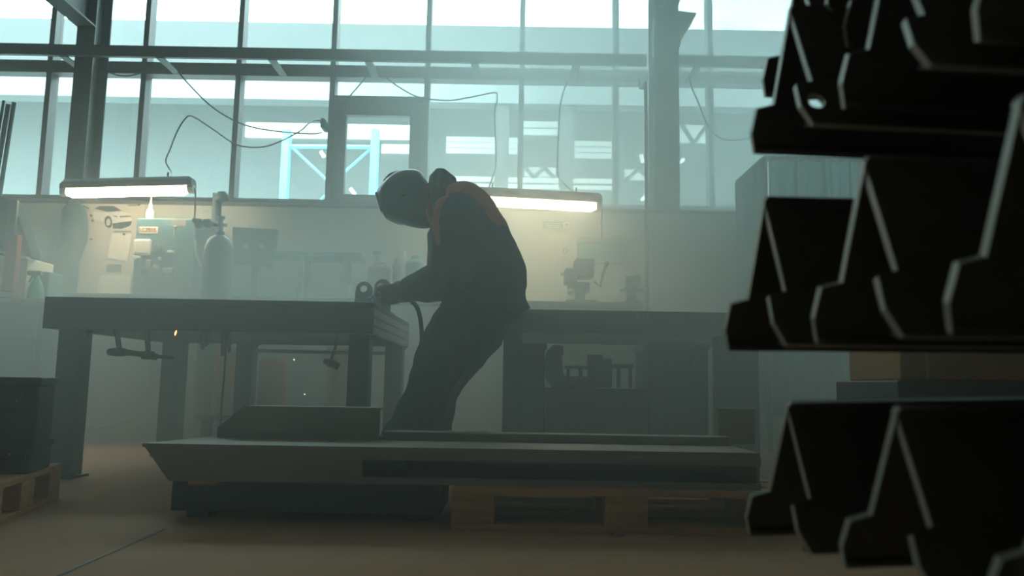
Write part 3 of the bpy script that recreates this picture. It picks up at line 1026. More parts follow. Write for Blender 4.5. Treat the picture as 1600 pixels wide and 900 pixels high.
# clamp under the table
cY = 4.35
k0 = at(172, 551, cY)
cl = thing('bar_clamp', V(k0.x + .2, cY, AZ), 'dark bar clamp hanging sideways under the welding table edge', 'clamp')
part('clamp_bar', M_black, cl, lambda b: tube(b, [at(178, 551, cY), at(270, 559, cY)], .011, 6))
part('clamp_handle', M_black, cl, lambda b: (ball(b, at(172, 550, cY), (.018, .018, .02)), tube(b, [at(195, 549, cY), at(245, 558, cY)], [.012, .018], 8)), True)
for (px, py0, px1, py1) in ((182, 516, 186, 551), (229, 520, 231, 556)):
    a, c = at(px, py0, cY), at(px1, py1, cY)
    a = V(a.x, cY, AZ + .02)
    part('clamp_jaw', M_black, cl, lambda b: (tube(b, [a, c + V(0, 0, .02)], .018, 6, 1, .7), box(b, (c.x - .03, cY - .02, c.z - .02), (c.x + .03, cY + .02, c.z + .025), .006)))
hY = 4.6
hk = thing('hanging_hook', at(516, 575, hY), 'small dark tool hanging on a bent wire under the table', 'tool')
a, c, d = at(527, 528, hY), at(523, 545, hY), at(517, 563, hY)
part('hook_wire', M_black, hk, lambda b: tube(b, [V(a.x, hY, AZ + .14), a, c, d], .008, 6, 3), True)
part('tool_head', M_black, hk, lambda b: (tube(b, [at(506, 564, hY), at(516, 567, hY), at(529, 573, hY)], [.014, .024, .02], 10, 2)), True)
for k, (px, y0, y1, lab) in enumerate(((318, 528, 546, 'short dark clamp foot hanging under the table beside the leg'), (350, 528, 556, 'dark spring clamp hanging under the table above the brown drum'))):
    a = at(px, y0, 5.0)
    c = at(px - 2, y1, 5.0)
    t = thing('spring_clamp', V(c.x, 5.0, c.z), lab, 'clamp')
    part('clamp_grip', M_black, t, lambda b: tube(b, [V(a.x, 5.0, TZ - .03), a, c], [.012, .018, .012], 8))
    part('clamp_grip', M_black, t, lambda b: tube(b, [V(a.x + .03, 5.0, TZ - .03), a + V(.03, 0, 0), c + V(.02 + .02 * k, 0, .02)], [.01, .016, .01], 8))
cable([(354, 525, 5.05), (352, 560, 5.05), (349, 600, 5.05), (346, 642, 5.05), (345, 668, 5.05)], 'thin dark cable hanging under the welding table past the brown drum', 5.05, .006)
cable([(270, 600, 6.6), (245, 628, 6.5), (215, 650, 6.4), (180, 662, 6.2), (150, 668, 6.0), (120, 668, 5.9)], 'faint pale hose curving over the floor behind the table leg', 6, .012, 'floor_hose', M_zinc)

# low trolley with brown drums behind the table
tz = .255
tx0, tx1 = at(318, 640, 5.75).x, at(560, 640, 5.75).x
lt = thing('low_trolley', ((tx0 + tx1) / 2, 5.92, 0), 'low dark trolley under the brown drums behind the table', 'trolley')
part('deck', M_dteal, lt, lambda b: box(b, (tx0, 5.60, tz - .04), (tx1, 6.22, tz), .006))
for sx in (tx0 + .06, tx1 - .06):
    for sy in (5.67, 6.15):
        part('caster', M_rubber, lt, lambda b: (cyl(b, V(sx - .02, sy, .06), V(sx + .02, sy, .06), .06, None, 16), box(b, (sx - .03, sy - .03, .06), (sx + .03, sy + .03, tz - .04))))
for px, w, top, lab in ((355, .13, 545, 'tall brown fibre drum under the table with a dark cable before it'), (420, .10, 560, 'brown fibre drum with rounded top in the middle of the trolley'), (526, .10, 538, 'pale brown drum beside the hanging tool under the table')):
    c = at(px, 620, 5.85)
    h = at(px, top, 5.85).z - tz
    t = thing('fibre_drum', V(c.x, 5.92, tz), lab, 'drum', 'brown drums on the low trolley')
    part('drum_body', M_drum, t, lambda b: lathe(b, V(c.x, 5.92, tz), [(w * .96, 0), (w, .012), (w, h - .06), (w * .96, h - .04)], 24), True)
    part('lid', M_drum, t, lambda b: lathe(b, V(c.x, 5.92, tz + h - .04), [(w * 1.02, 0), (w * 1.02, .02), (w * .85, .04)], 24), True)

# ------------------------------------------------------------------ workpiece on the table: two lugs
LGY = 4.72


def lug(px0, px1, top, hole, rot, mat):
    a, c = at(px0, 470, LGY), at(px1, 470, LGY)
    tz_ = at((px0 + px1) / 2, top, LGY).z
    w = (c.x - a.x) / 2
    cx = (a.x + c.x) / 2
    hc_ = at(*hole, LGY)

    def fn(b):
        out = [V(cx - w, 0, TZ + .012), V(cx + w, 0, TZ + .012)]
        n = 14
        rr = w * .92
        cz = tz_ - rr
        for k in range(n + 1):
            an = math.pi * k / n
            out.append(V(cx + rot + rr * math.cos(an), 0, cz + rr * math.sin(an)))
        hole_ = [V(hc_.x + .021 * math.cos(2 * math.pi * k / 16), 0, hc_.z + .021 * math.sin(2 * math.pi * k / 16)) for k in range(16)]
        ov, hv = bvert(b, out), bvert(b, hole_)
        es = [b.edges.new([l[i], l[(i + 1) % len(l)]]) for l in (ov, hv) for i in range(len(l))]
        bmesh.ops.triangle_fill(b, edges=es, use_beauty=True)
        g = bmesh.ops.extrude_face_region(b, geom=b.faces[:])
        for v in g['geom']:
            if isinstance(v, bmesh.types.BMVert):
                v.co.y += .022
        for v in b.verts:
            v.co.y += LGY
        bmesh.ops.recalc_face_normals(b, faces=b.faces[:])
    return fn, hc_


cvx = at(582, 470, LGY).x
cv = thing('clevis_bracket', V(cvx, LGY, TZ), 'dark steel bracket with two round-topped lugs at the table edge', 'bracket')
f1, h1 = lug(553, 581, 440, (568, 451), .004, M_dsteel)
f2, h2 = lug(582, 610, 436, (595, 448), .004, M_dsteel)
part('base_plate', M_red, cv, lambda b: box(b, (at(550, 470, LGY).x, LGY - .03, TZ), (min(at(614, 470, LGY).x, TX1), LGY + .08, TZ + .012), .002))
part('lug', M_dsteel, cv, f1)
part('lug', M_dsteel, cv, f2)
part('bushing', M_chrome, cv, lambda b: bmesh.ops.create_cone(b, cap_ends=False, segments=18, radius1=.021, radius2=.021, depth=.03, matrix=Matrix.Translation(h2 + V(0, .008, 0)) @ Matrix.Rotation(math.pi / 2, 4, 'X')), True)

# ------------------------------------------------------------------ second welding table and what stands under it
UY = 4.74
UX0, UX1 = -.045, 1.55
UZ = .942
UA = at(900, 520, UY).z
w2 = thing('welding_table', ((UX0 + UX1) / 2, UY + .65, 0), 'dark steel welding table behind the welder with crates underneath', 'table')
part('table_top', M_table, w2, lambda b: box(b, (UX0, UY, UZ - .03), (UX1, UY + 1.3, UZ), .004))
part('front_apron', M_table, w2, lambda b: box(b, (UX0, UY, UA), (UX1, UY + .02, UZ - .03), .003))
part('rear_apron', M_table, w2, lambda b: box(b, (UX0, UY + 1.28, UA), (UX1, UY + 1.3, UZ - .03), .003))
for x0_, x1_, y in ((UX0, UX0 + .11, UY + .02), (at(1123, 600, UY).x, at(1188, 600, UY).x, UY + .02), (UX0, UX0 + .11, UY + 1.15), (1.3, 1.42, UY + 1.15)):
    part('leg', M_table, w2, lambda b: box(b, (x0_, y, 0), (x1_, y + .12, UA), .005))
ring_c = at(1157, 590, UY + .015)
part('round_boss', M_table, w2, lambda b: cyl(b, ring_c, ring_c + V(0, -.012, 0), .06, None, 20), True)
for px in (996, 1012):
    c = at(px, 495, UY)
    part('bolt_head', M_chrome, w2, lambda b: cyl(b, c, c + V(0, -.006, 0), .008, None, 8), True)


def crate(p0, p1, Y0, dep, zb, label, mat=M_dsteel):
    A, B = at(*p0, Y0), at(*p1, Y0)
    t = thing('steel_crate', V((A.x + B.x) / 2, Y0 + dep / 2, zb), label, 'crate')
    part('crate_body', mat, t, lambda b: box(b, (A.x, Y0, zb), (B.x, Y0 + dep, A.z), .01))
    part('rim', mat, t, lambda b: (box(b, (A.x - .012, Y0 - .012, A.z - .035), (B.x + .012, Y0 + dep + .012, A.z), .006)))
    for k in (.25, .75):
        x = A.x + (B.x - A.x) * k
        part('rib', mat, t, lambda b: box(b, (x - .012, Y0 - .01, zb + .02), (x + .012, Y0, A.z - .04)))
    return t, A.z


crate((806, 536), (850, 668), 4.9, .5, 0, 'narrow dark crate standing beside the inner leg of the second table')
crate((1016, 536), (1108, 668), 4.9, .6, 0, 'tall dark crate beside the gap at the wide table leg')
lowc, lz = crate((852, 606), (1014, 680), 4.9, .6, 0, 'wide low dark crate under the second table holding scrap parts')
c = at(872, 570, 5.1)
t = thing('pipe_elbow', V(c.x, 5.1, lz), 'dark curved pipe fitting lying at one end of the low crate', 'fitting')
part('elbow_body', M_black, t, lambda b: tube(b, [V(c.x + .05, 5.1, lz + .02), V(c.x - .02, 5.1, lz + .07), at(866, 552, 5.1), at(880, 548, 5.1)], [.04, .06, .05, .03], 12, 3), True)
part('elbow_flange', M_black, t, lambda b: cyl(b, V(c.x + .045, 5.1, lz), V(c.x + .045, 5.1, lz + .025), .065, None, 18), True)
solo('steel_offcut', M_black, 'dark square offcut stacked in the middle of the low crate', 'offcut', lambda b: (pxbox(b, (920, 554), (942, 606), 5.0, 5.1, .005), pxbox(b, (938, 560), (956, 606), 5.02, 5.14, .005)))
solo('steel_offcut', M_black, 'flat dark offcut bar lying across the low crate edge', 'offcut', lambda b: (pxbox(b, (962, 568), (990, 575), 5.0, 5.2, .003), pxbox(b, (965, 575), (970, 606), 5.0, 5.05, .003), pxbox(b, (984, 575), (988, 606), 5.0, 5.05, .003)))
solo('steel_offcut', M_black, 'low dark offcut strip beside the curved pipe fitting', 'offcut', lambda b: (pxbox(b, (884, 571), (922, 576), 5.0, 5.2, .003), pxbox(b, (886, 576), (890, 606), 5.0, 5.05, .003), pxbox(b, (905, 576), (910, 606), 5.0, 5.05, .003), pxbox(b, (884, 588), (930, 606), 5.05, 5.3, .003)))

# ------------------------------------------------------------------ the welder
PY = 4.45


def w_(px, py, Y=PY):
    return at(px, py, Y)


def torso(b, k=1.0):
    st = [((707, 288), (672, 338), .10), ((722, 284), (678, 346), .16), ((748, 291), (683, 356), .215), ((782, 330), (685, 378), .235), ((806, 380), (688, 404), .23), ((822, 415), (690, 432), .215), ((825, 442), (690, 458), .205), ((819, 462), (688, 478), .20), ((826, 480), (692, 492), .20)]
    st = smooth_path([(*a, *c, w) for a, c, w in st], 3)
    rr = []
    for s in st:
        B, F = w_(s[0], s[1]), w_(s[2], s[3])
        rr.append(((B + F) / 2, (B - F) / 2 * k, V(0, s[4] * k, 0)))
    rings(b, rr, 28)


NA = [(722, 326, 4.24, 40), (713, 362, 4.20, 39), (711, 398, 4.18, 36), (702, 430, 4.19, 33), (677, 442, 4.22, 29), (652, 450, 4.28, 23), (632, 455, 4.32, 19)]
FA = [(716, 330, 4.66, 38), (700, 375, 4.70, 34), (694, 412, 4.70, 29), (688, 434, 4.68, 25), (662, 445, 4.62, 22), (636, 453, 4.56, 19), (618, 457, 4.54, 17)]
NL = [(752, 470, 4.34, 52), (724, 513, 4.33, 49), (694, 550, 4.32, 43), (678, 584, 4.32, 36), (666, 622, 4.33, 33), (640, 664, 4.34, 31), (604, 716, 4.35, 26)]
FL = [(766, 470, 4.54, 46), (745, 515, 4.54, 45), (714, 558, 4.56, 41), (690, 600, 4.58, 33), (680, 640, 4.58, 30), (676, 680, 4.58, 28), (674, 716, 4.58, 25)]


def limb(b, L, k=1.0, sub=4, lat=1.0):
    tube(b, [w_(*p[:3]) for p in L], [p[3] / 282 * k for p in L], 18, sub, lat, (0, 1, 0))


def hand(b, wrist, fwd, side, handle_r=.026):
    """a gripping hand: palm on one side of a bar, four bent fingers round under it, the thumb along the top"""
    F = Vector(fwd).normalized()
    S = Vector(side).normalized()          # from the bar towards the palm
    U = V(0, 0, 1) - F * F.z
    U.normalize()
    o = Vector(wrist) + F * .02
    rr = []
    for s, hu, hs in ((-.03, .030, .024), (.0, .034, .022), (.035, .041, .020), (.07, .044, .018), (.098, .038, .015)):
        rr.append((o + F * s + S * (.036 + .004) + U * .004, U * hu, S * hs))
    rings(b, rr, 14)
    lens = (.95, 1.05, 1.0, .82)
    for i, L in enumerate(lens):
        f0 = .028 + .0225 * (3 - i)
        pts = []
        for ang, rad in ((-20, .040), (-62, .043), (-108, .043), (-150, .040), (-186 + 30 * (1 - L), .036)):
            an = math.radians(ang)
            pts.append(o + F * f0 + S * rad * math.cos(an) + U * rad * math.sin(an))
        tube(b, pts, [.0125, .0118, .0112, .0102, .0085], 9, 3)
        ball(b, pts[-1], .0085, 8, 6)
    tp = [o + F * -.005 + S * .032 + U * .012, o + F * .022 + S * .026 + U * .034, o + F * .05 + S * .006 + U * .042, o + F * .078 - S * .004 + U * .037]
    tube(b, tp, [.016, .0145, .0125, .010], 9, 3)
    ball(b, tp[-1], .010, 8, 6)


pw = thing('person', V(w_(660, 741).x, PY, 0), 'person bent over the table in orange-shouldered dark workwear and welding helmet', 'person')
NW, FW = w_(632, 456, 4.33), w_(621, 455, 4.53)
hd = (w_(598, 464, 4.42) - w_(640, 461, 4.42)).normalized()
hF = (hd * .9 + V(0, 0, -.13)).normalized()


def bodyfn(b):
    torso(b, .86)
    for L in (NA, FA):
        limb(b, L, .62)
    for L in (NL, FL):
        limb(b, L, .74)
    ball(b, w_(640, 312), (.095, .085, .115), 20, 14)
    tube(b, [w_(650, 318), w_(680, 325), w_(700, 325)], [.06, .058, .07], 14)
    tube(b, [w_(628, 322), w_(617, 325)], [.02, .012], 8)
    hand(b, NW, hF, (0, -1, 0))
    hand(b, FW, hF, (0, 1, 0))
    for L in (NL, FL):
        a = w_(*L[-1][:3])
        tube(b, [V(a.x + .04, a.y, .05), V(a.x - .05, a.y, .05), V(a.x - .13, a.y, .04)], [.035, .04, .03], 10)
        tube(b, [a, V(a.x, a.y, .05)], [.05, .045], 10)


o = part('body', M_skin, pw, bodyfn)
fuse(o, .011, 2)


def wrinkle(o, amp, sc):
    w = wloc(o)
    vn = [(v.co.copy(), v.normal.copy()) for v in o.data.vertices]
    for v, (co, n) in zip(o.data.vertices, vn):
        q = co + w
        s = noise.noise(V(q.x * sc * .6 + q.z * sc * .5, q.y * sc * .8, q.z * sc * 1.3)) + .5 * noise.noise(q * sc * 2.1)
        v.co = co + n * (amp * s)


def jacket(b):
    torso(b)
    limb(b, NA, 1.0)
    limb(b, FA, 1.0)


o = part('jacket', [M_jacket, M_orange], pw, jacket)
fuse(o, .013, 5)
wrinkle(o, .011, 9)
YOKE = [(675, 296), (684, 270), (748, 276), (806, 338), (806, 351), (778, 352), (763, 340), (755, 324), (738, 306), (720, 299), (703, 303), (692, 318), (686, 340), (687, 382), (682, 382), (672, 340)]
yk = [(p.x, p.z) for p in (w_(*q) for q in YOKE)]


def inside(x, z, poly):
    r = False
    j = len(poly) - 1
    for i in range(len(poly)):
        (xi, zi), (xj, zj) = poly[i], poly[j]
        if (zi > z) != (zj > z) and x < (xj - xi) * (z - zi) / (zj - zi) + xi:
            r = not r
        j = i
    return r


ow = wloc(o)
for f in o.data.polygons:
    c = f.center + ow
    # undo the perspective of the nearer side so that both sides of the yoke match
    k = PY / c.y
    if inside(c.x * k, CAMLOC.z + (c.z - CAMLOC.z) * k, yk):
        f.material_index = 1

# hem, belt, cuff
def hem(b):
    rr = []
    for B, F, w in (((819, 461), (687, 476), .208), ((823, 470), (688, 482), .214), ((829, 481), (688, 494), .214)):
        P0, P1 = w_(*B), w_(*F)
        rr.append(((P0 + P1) / 2, (P0 - P1) / 2, V(0, w, 0)))
    rings(b, rr, 28)


part('jacket_hem', M_jacket, pw, hem, True)


def trousers(b):
    rr = []
    for B, F, w in (((818, 455), (696, 470), .17), ((826, 478), (694, 490), .18), ((818, 493), (700, 505), .175), ((790, 505), (715, 515), .15)):
        P0, P1 = w_(*B), w_(*F)
        rr.append(((P0 + P1) / 2, (P0 - P1) / 2, V(0, w, 0)))
    rings(b, rr, 24)
    limb(b, NL)
    limb(b, FL)


o = part('trousers', M_trouser, pw, trousers)
fuse(o, .013, 5)
wrinkle(o, .012, 8)
for L in (NL, FL):
    a = w_(*L[-1][:3])
    cx, cy = a.x, a.y

    def boot(b):
        rr = []
        for s, hw, h in ((.10, .035, .07), (.07, .045, .11), (.02, .05, .13), (-.04, .05, .11), (-.10, .052, .08), (-.16, .048, .07), (-.20, .03, .05)):
            rr.append((V(cx + s, cy, h / 2 + .012), V(0, 0, h / 2), V(0, hw, 0)))
        rings(b, rr, 16)
        tube(b, [V(cx + .03, cy, .08), V(cx + .035, cy, .19)], [.055, .058], 14)
    bo = part('boot', M_rubber, pw, boot, True)
    part('sole', M_black, bo, lambda b: rings(b, [(V(cx - .05, cy, h), V(.165, 0, 0), V(0, .058, 0)) for h in (0, .022)], 20))
for wr, sd, nm in ((NW, (0, -1, 0), 'glove'), (FW, (0, 1, 0), 'glove')):
    o = part(nm, M_glove, pw, lambda b: (hand(b, wr, hF, sd)))
    for v in o.data.vertices:
        pass
    s_ = o.modifiers.new('d', 'DISPLACE')
    s_.strength = .004
    s_.mid_level = 0
    apply_mods(o)
    fuse(o, .0042, 2)
    cu = part('cuff', M_glove, o, lambda b: tube(b, [wr - hF * .10 + V(0, sd[1] * .03, 0), wr - hF * .03 + V(0, sd[1] * .038, 0), wr + hF * .03 + V(0, sd[1] * .04, 0)], [.066, .056, .042], 14, 2), True)

# helmet
hel = [((592, 299), (603, 339), .085), ((600, 285), (612, 345), .115), ((617, 270.5), (628, 350), .13), ((638, 265), (645, 355), .137), ((657, 268), (662, 357), .13), ((668, 284), (674, 355), .112)]
hs = smooth_path([(*a, *c, w) for a, c, w in hel], 3)


def helmet(b):
    rr = []
    for s in hs:
        T, B = w_(s[0], s[1]), w_(s[2], s[3])
        rr.append(((T + B) / 2, (T - B) / 2, V(0, s[4], 0)))
    rings(b, rr, 26, True, False)


hm = part('welding_helmet', M_shell, pw, helmet, True)
sm = hm.modifiers.new('s', 'SOLIDIFY')
sm.thickness = .004
sm.offset = -1
apply_mods(hm)


def rim(b):
    T, B = w_(590.5, 297), w_(602.5, 341)
    T2, B2 = w_(597, 291), w_(607, 341)
    c0, u0 = (T + B) / 2, (T - B) / 2
    c1, u1 = (T2 + B2) / 2, (T2 - B2) / 2
    rings(b, [(c0, u0 * 1.0, V(0, .09, 0)), (c1, u1 * 1.03, V(0, .112, 0))], 26, True, True)


part('visor_rim', M_shell, hm, rim, True)


def lens(b):
    T, B = w_(591, 303), w_(600, 333)
    n = V(-1, 0, -.25).normalized()
    u = (B - T).normalized()
    c = (T + B) / 2 + n * .012
    hgt = (B - T).length / 2
    prism(b, [c - u * hgt + V(0, -.055, 0), c - u * hgt + V(0, .055, 0), c + u * hgt + V(0, .055, 0), c + u * hgt + V(0, -.055, 0)], -n * .02, .003)


part('visor_lens', M_lens, hm, lens)
kb = w_(633, 300, PY - .13)
part('adjustment_knob', M_shell, hm, lambda b: cyl(b, kb + V(0, .02, 0), kb + V(0, -.02, 0), .022, None, 14), True)
part('top_ridge', M_shell, hm, lambda b: tube(b, [w_(600, 284), w_(612, 274), w_(626, 268)], [.008, .014, .008], 10, 3, 3.0, (0, 1, 0)), True)
part('chin_edge', M_zinc, hm, lambda b: tube(b, [w_(604, 341, PY - .09), w_(614, 346.5, PY - .115), w_(628, 351.5, PY - .122)], .004, 6, 2), True)


def hood(b):
    st = [((724, 300), (676, 352), .15), ((716, 294), (671, 330), .13), ((711, 290), (668, 308), .118), ((714, 285), (669, 288), .11), ((713, 279), (671, 277), .10), ((698, 266.5), (680, 266.5), .055)]
    rr = []
    for B, F, w in st:
        P0, P1 = w_(*B), w_(*F)
        rr.append(((P0 + P1) / 2, (P0 - P1) / 2, V(0, w, 0)))
    rings(b, rr, 18)


o = part('hood', M_jacket, pw, hood, False)
part('collar', M_orange, pw, lambda b: tube(b, [w_(664, 292), w_(668, 312), w_(672, 338), w_(680, 352)], [.03, .035, .035, .025], 12, 2, 3.2, (0, 1, 0)), True)

# torch held in the hands
tc0, tc1 = NW + hF * -.0 + V(0, 0, 0), FW
ax = V(0, (FW.y + NW.y) / 2, 0)
tq = thing('welding_torch', w_(620, 466, 4.43), 'black welding torch with trailing cable gripped in both gloves', 'torch')
g0 = NW + hF * -.06
g1 = FW + hF * .13
part('torch_handle', M_rubber, tq, lambda b: tube(b, [NW + hF * .015, NW + hF * .05, (NW + FW) / 2 + hF * .07, FW + hF * .10], [.017, .024, .024, .021], 12, 3), True)
part('torch_neck', M_dsteel, tq, lambda b: tube(b, [FW + hF * .10, FW + hF * .14 + V(0, 0, -.002), FW + hF * .165 + V(0, 0, -.015)], [.013, .012, .015], 10, 3), True)
part('torch_cable', M_rubber, tq, lambda b: tube(b, [NW + hF * .015, NW + V(.015, .035, -.03), w_(650, 478, 4.40), w_(655, 490, 4.40), w_(658, 508, 4.41), w_(659, 532, 4.42), w_(657, 560, 4.46), w_(650, 610, 4.48), w_(640, 700, 4.55), V(w_(650, 741, 4.7).x, 4.75, .015), V(w_(700, 741, 4.7).x, 5.2, .015)], .0125, 8, 4), True)

# ------------------------------------------------------------------ pallets, long folded profiles and crates near the floor


def pallet(x0, y0, label, L=1.2, W=.8, along_x=True, rot=0.0):
    """blocks, stringers and boards of a wooden pallet; origin its front near corner"""
    t = thing('wooden_pallet', V(x0, y0, 0), label, 'pallet')
    c, s = math.cos(rot), math.sin(rot)

    def T(M):
        return Matrix.Translation(V(x0, y0, 0)) @ Matrix.Rotation(rot, 4, 'Z')
    M = T(0)
    bw = .145
    for i, bx_ in enumerate((0, (L - bw) / 2, L - bw)):
        for j, by in enumerate((0, (W - .1) / 2, W - .1)):
            part('block', M_wood, t, lambda b: box(b, (bx_, by, .022), (bx_ + bw, by + .1, .1), .003, M))
    for by in (0, (W - .1) / 2, W - .1):
        part('bottom_board', M_wood, t, lambda b: box(b, (0, by, 0), (L, by + .1, .022), .002, M))
    for bx_ in (0, (L - bw) / 2, L - bw):
        part('stringer_board', M_wood, t, lambda b: box(b, (bx_, 0, .1), (bx_ + bw, W, .122), .002, M))
    for k in range(5):
        by = k * (W - .12) / 4
        part('deck_board', M_wood, t, lambda b: box(b, (0, by, .122), (L, by + .12, .144), .002, M))
    return t


pallet(-.195, 2.82, 'wooden pallet under the long folded steel profile', 1.2, .8)
pallet(-1.66, 2.62, 'wooden pallet under the black tool crates', .8, 1.2, True, math.radians(90 + 14))
# long trough on the pallet
PX0, PX1 = -1.285, .885
PY0, PY1 = 2.86, 3.36
PB, PT = .145, .272
tr = thing('folded_steel_trough', V((PX0 + PX1) / 2, 3.1, PB), 'long dark folded steel trough with slanted end lying on the pallet', 'profile')
xs0 = at(565, 730, PY0).x
part('top_sheet', M_rust, tr, lambda b: prism(b, [V(PX0, PY0, PT - .012), V(PX1, PY0 + .03, PT - .012), V(PX1, PY1, PT - .012), V(PX0 + .12, PY1, PT - .012)], (0, 0, .012)))
part('front_panel', M_rust, tr, lambda b: prism(b, [V(PX0, PY0, PT), V(xs0, PY0 + .01, PT), V(xs0, PY0 + .01, PB), V(PX0 + .1, PY0, PB)], (0, .01, 0)))
part('side_lip', M_rust, tr, lambda b: (box(b, (xs0, PY0 + .012, PT - .045), (PX1, PY0 + .026, PT - .012)), box(b, (xs0, PY0 + .012, PB), (PX1, PY0 + .035, PB + .022))))
part('bottom_sheet', M_black, tr, lambda b: box(b, (PX0 + .12, PY0 + .03, PB), (PX1, PY1, PB + .008)))  # inner sheets and divider black: shade of the recess put into the colour
part('rear_panel', M_black, tr, lambda b: box(b, (PX0 + .12, PY1 - .008, PB + .008), (PX1, PY1, PT - .012)))
part('end_panel', M_rust, tr, lambda b: prism(b, [V(PX1 - .012, PY0 + .03, PB), V(PX1 - .012, PY1, PB), V(PX1 - .012, PY1, PT), V(PX1 - .012, PY0 + .03, PT)], (.012, 0, 0)))
part('divider', M_black, tr, lambda b: box(b, (xs0 + .15, PY0 + .02, PB + .008), (xs0 + .16, PY1 - .01, PT - .012)))
sk0 = at(268, 765, 2.95).x
solo('trough_shade_block', M_black, 'dark block added for the shade under the slanted end of the trough', 'filler', lambda b: (box(b, (sk0, 2.95, .03), (-.24, 3.3, PB), .004), box(b, (sk0 + .04, 3.0, 0), (sk0 + .12, 3.26, .03)), box(b, (-.36, 3.0, 0), (-.28, 3.26, .03))))  # dark block added to fill the shade below the trough's slanted end
bt0 = at(292, 765, 2.9).x
solo('timber_batten', M_wood, 'thin timber strip sticking out under the slanted trough end', 'batten', lambda b: box(b, (bt0, 2.905, PB - .018), (bt0 + .1, 2.945, PB), .002))
# channel on top
Y = 3.2
cA, cB, cC, cD = at(382, 634, Y), at(594, 632, Y), at(594, 690, Y), at(340, 668, Y)
ch = thing('steel_channel', V((cA.x + cB.x) / 2, Y + .06, PT), 'short dark steel channel with sloped end on the long trough', 'profile')
part('channel_web', M_rust, ch, lambda b: prism(b, [V(cA.x, Y, cA.z), V(cB.x, Y, cA.z), V(cB.x, Y, PT), V(cD.x, Y, PT), V(cD.x, Y, cD.z)], (0, .012, 0)))
part('channel_flange', M_rust, ch, lambda b: box(b, (cA.x, Y + .012, cA.z - .012), (cB.x, Y + .13, cA.z)))
part('channel_flange', M_rust, ch, lambda b: box(b, (cD.x, Y + .012, PT), (cB.x, Y + .13, PT + .012)))
# flat bar on top
Y = 3.22
fA, fB = at(598, 674, Y), at(1196, 673, Y)
fb = thing('flat_steel_bar', V((fA.x + fB.x) / 2, Y + .05, PT), 'long flat steel bar lying on the trough before the welder', 'bar')
part('bar_body', M_rust, fb, lambda b: box(b, (fA.x, Y, PT), (PX1 - .01, Y + .1, fA.z), .003))
for px, wd in ((707, .02), (735, .03), (755, .02)):
    c = at(px, 672, Y + .05)
    part('weld_bead', M_zinc, fb, lambda b: ball(b, V(c.x, Y + .04, fA.z), (wd, .012, .006), 8, 6), True)
Y = 3.25
sA = at(1130, 640, Y)
solo('steel_block', M_rust, 'dark steel block on the far end of the trough by the curtain', 'block', lambda b: box(b, (sA.x, Y + .075, PT), (PX1 + .12, Y + .105, at(1130, 638, Y).z), .004))

# tool crates on the left pallet
CR = Matrix.Rotation(math.radians(14), 4, 'Z')
zprev = .144
for (ytop, xr_, lab, dpt) in ((690, 60, 'lower black tool crate resting on the pallet beside the table leg', .24), (589, 72, 'upper black tool crate stacked at the edge beside the table leg', .2)):
    Yc = 3.0
    fr_ = at(xr_, ytop, Yc)
    zt_ = at(20, ytop, Yc).z
    zb_ = zprev
    H = zt_ - zb_
    MC = Matrix.Translation(V(fr_.x, Yc, zb_)) @ CR
    t = thing('tool_crate', MC @ V(-.3, dpt / 2, 0), lab, 'crate', 'black tool crates')
    part('crate_body', M_black, t, lambda b: box(b, (-.7, 0, 0), (-.02, dpt, H - .03), .008, MC))
    part('lid', M_black, t, lambda b: box(b, (-.71, -.01, H - .03), (-.012, dpt + .005, H), .005, MC))
    part('ledge', M_dsteel, t, lambda b: box(b, (-.68, -.012, H * .45), (-.05, 0, H * .53), .003, MC))
    for dx in (-.28, -.09):
        part('rivet', M_chrome, t, lambda b: ball(b, MC @ V(dx, -.003, H * .62), .006, 8, 6), True)
    for dx in (-.2, -.05):
        part('latch', M_dsteel, t, lambda b: box(b, (dx - .015, -.012, H - .075), (dx + .015, 0, H - .03), .003, MC))
    zprev = zt_

# scrap on the floor
for px, py, lab in ((966, 828, 'small pale metal scrap on the floor before the pallet'), (1154, 821, 'small bright metal scrap on the floor beside the black profiles')):
    Yf = CAMLOC.z * FOC / (py - 602)
    c = at(px, py, Yf)
    solo('metal_scrap', M_zinc, lab, 'scrap', lambda b: prism(b, [V(c.x - .02, Yf, 0), V(c.x + .02, Yf - .008, 0), V(c.x + .014, Yf - .006, .008), V(c.x - .012, Yf, .012)], (0, .014, 0), .001))

# ------------------------------------------------------------------ welding curtain, slab and box on the far side
cz0, cz1 = .28, 2.39
CX = 2.11
cur = thing('welding_curtain', V(CX + .5, 6.5, 0), 'teal translucent strip curtain of the welding booth behind the profiles', 'curtain')
ncs = 0


def strip(p, q, ph):
    def fn(b):
        n = 12
        rows = []
        d = (q - p)
        nrm = V(-d.y, d.x, 0).normalized()
        for k in range(n + 1):
            t = k / n
            off = nrm * (.02 * math.sin(t * 9 + ph) + .012 * math.sin(t * 21 + ph * 2))
            base = p + d * t + off
            rows.append([bvert(b, [base + V(0, 0, z) + nrm * .012 * math.sin(z * 2 + ph + k)])[0] for z in (cz0 + .02 * math.sin(ph), .9, 1.5, 2.0, cz1)])
        for a, c in zip(rows, rows[1:]):
            for i in range(4):
                b.faces.new([a[i], c[i], c[i + 1], a[i + 1]])
        g = bmesh.ops.solidify(b, geom=b.faces[:], thickness=.003)
    return fn


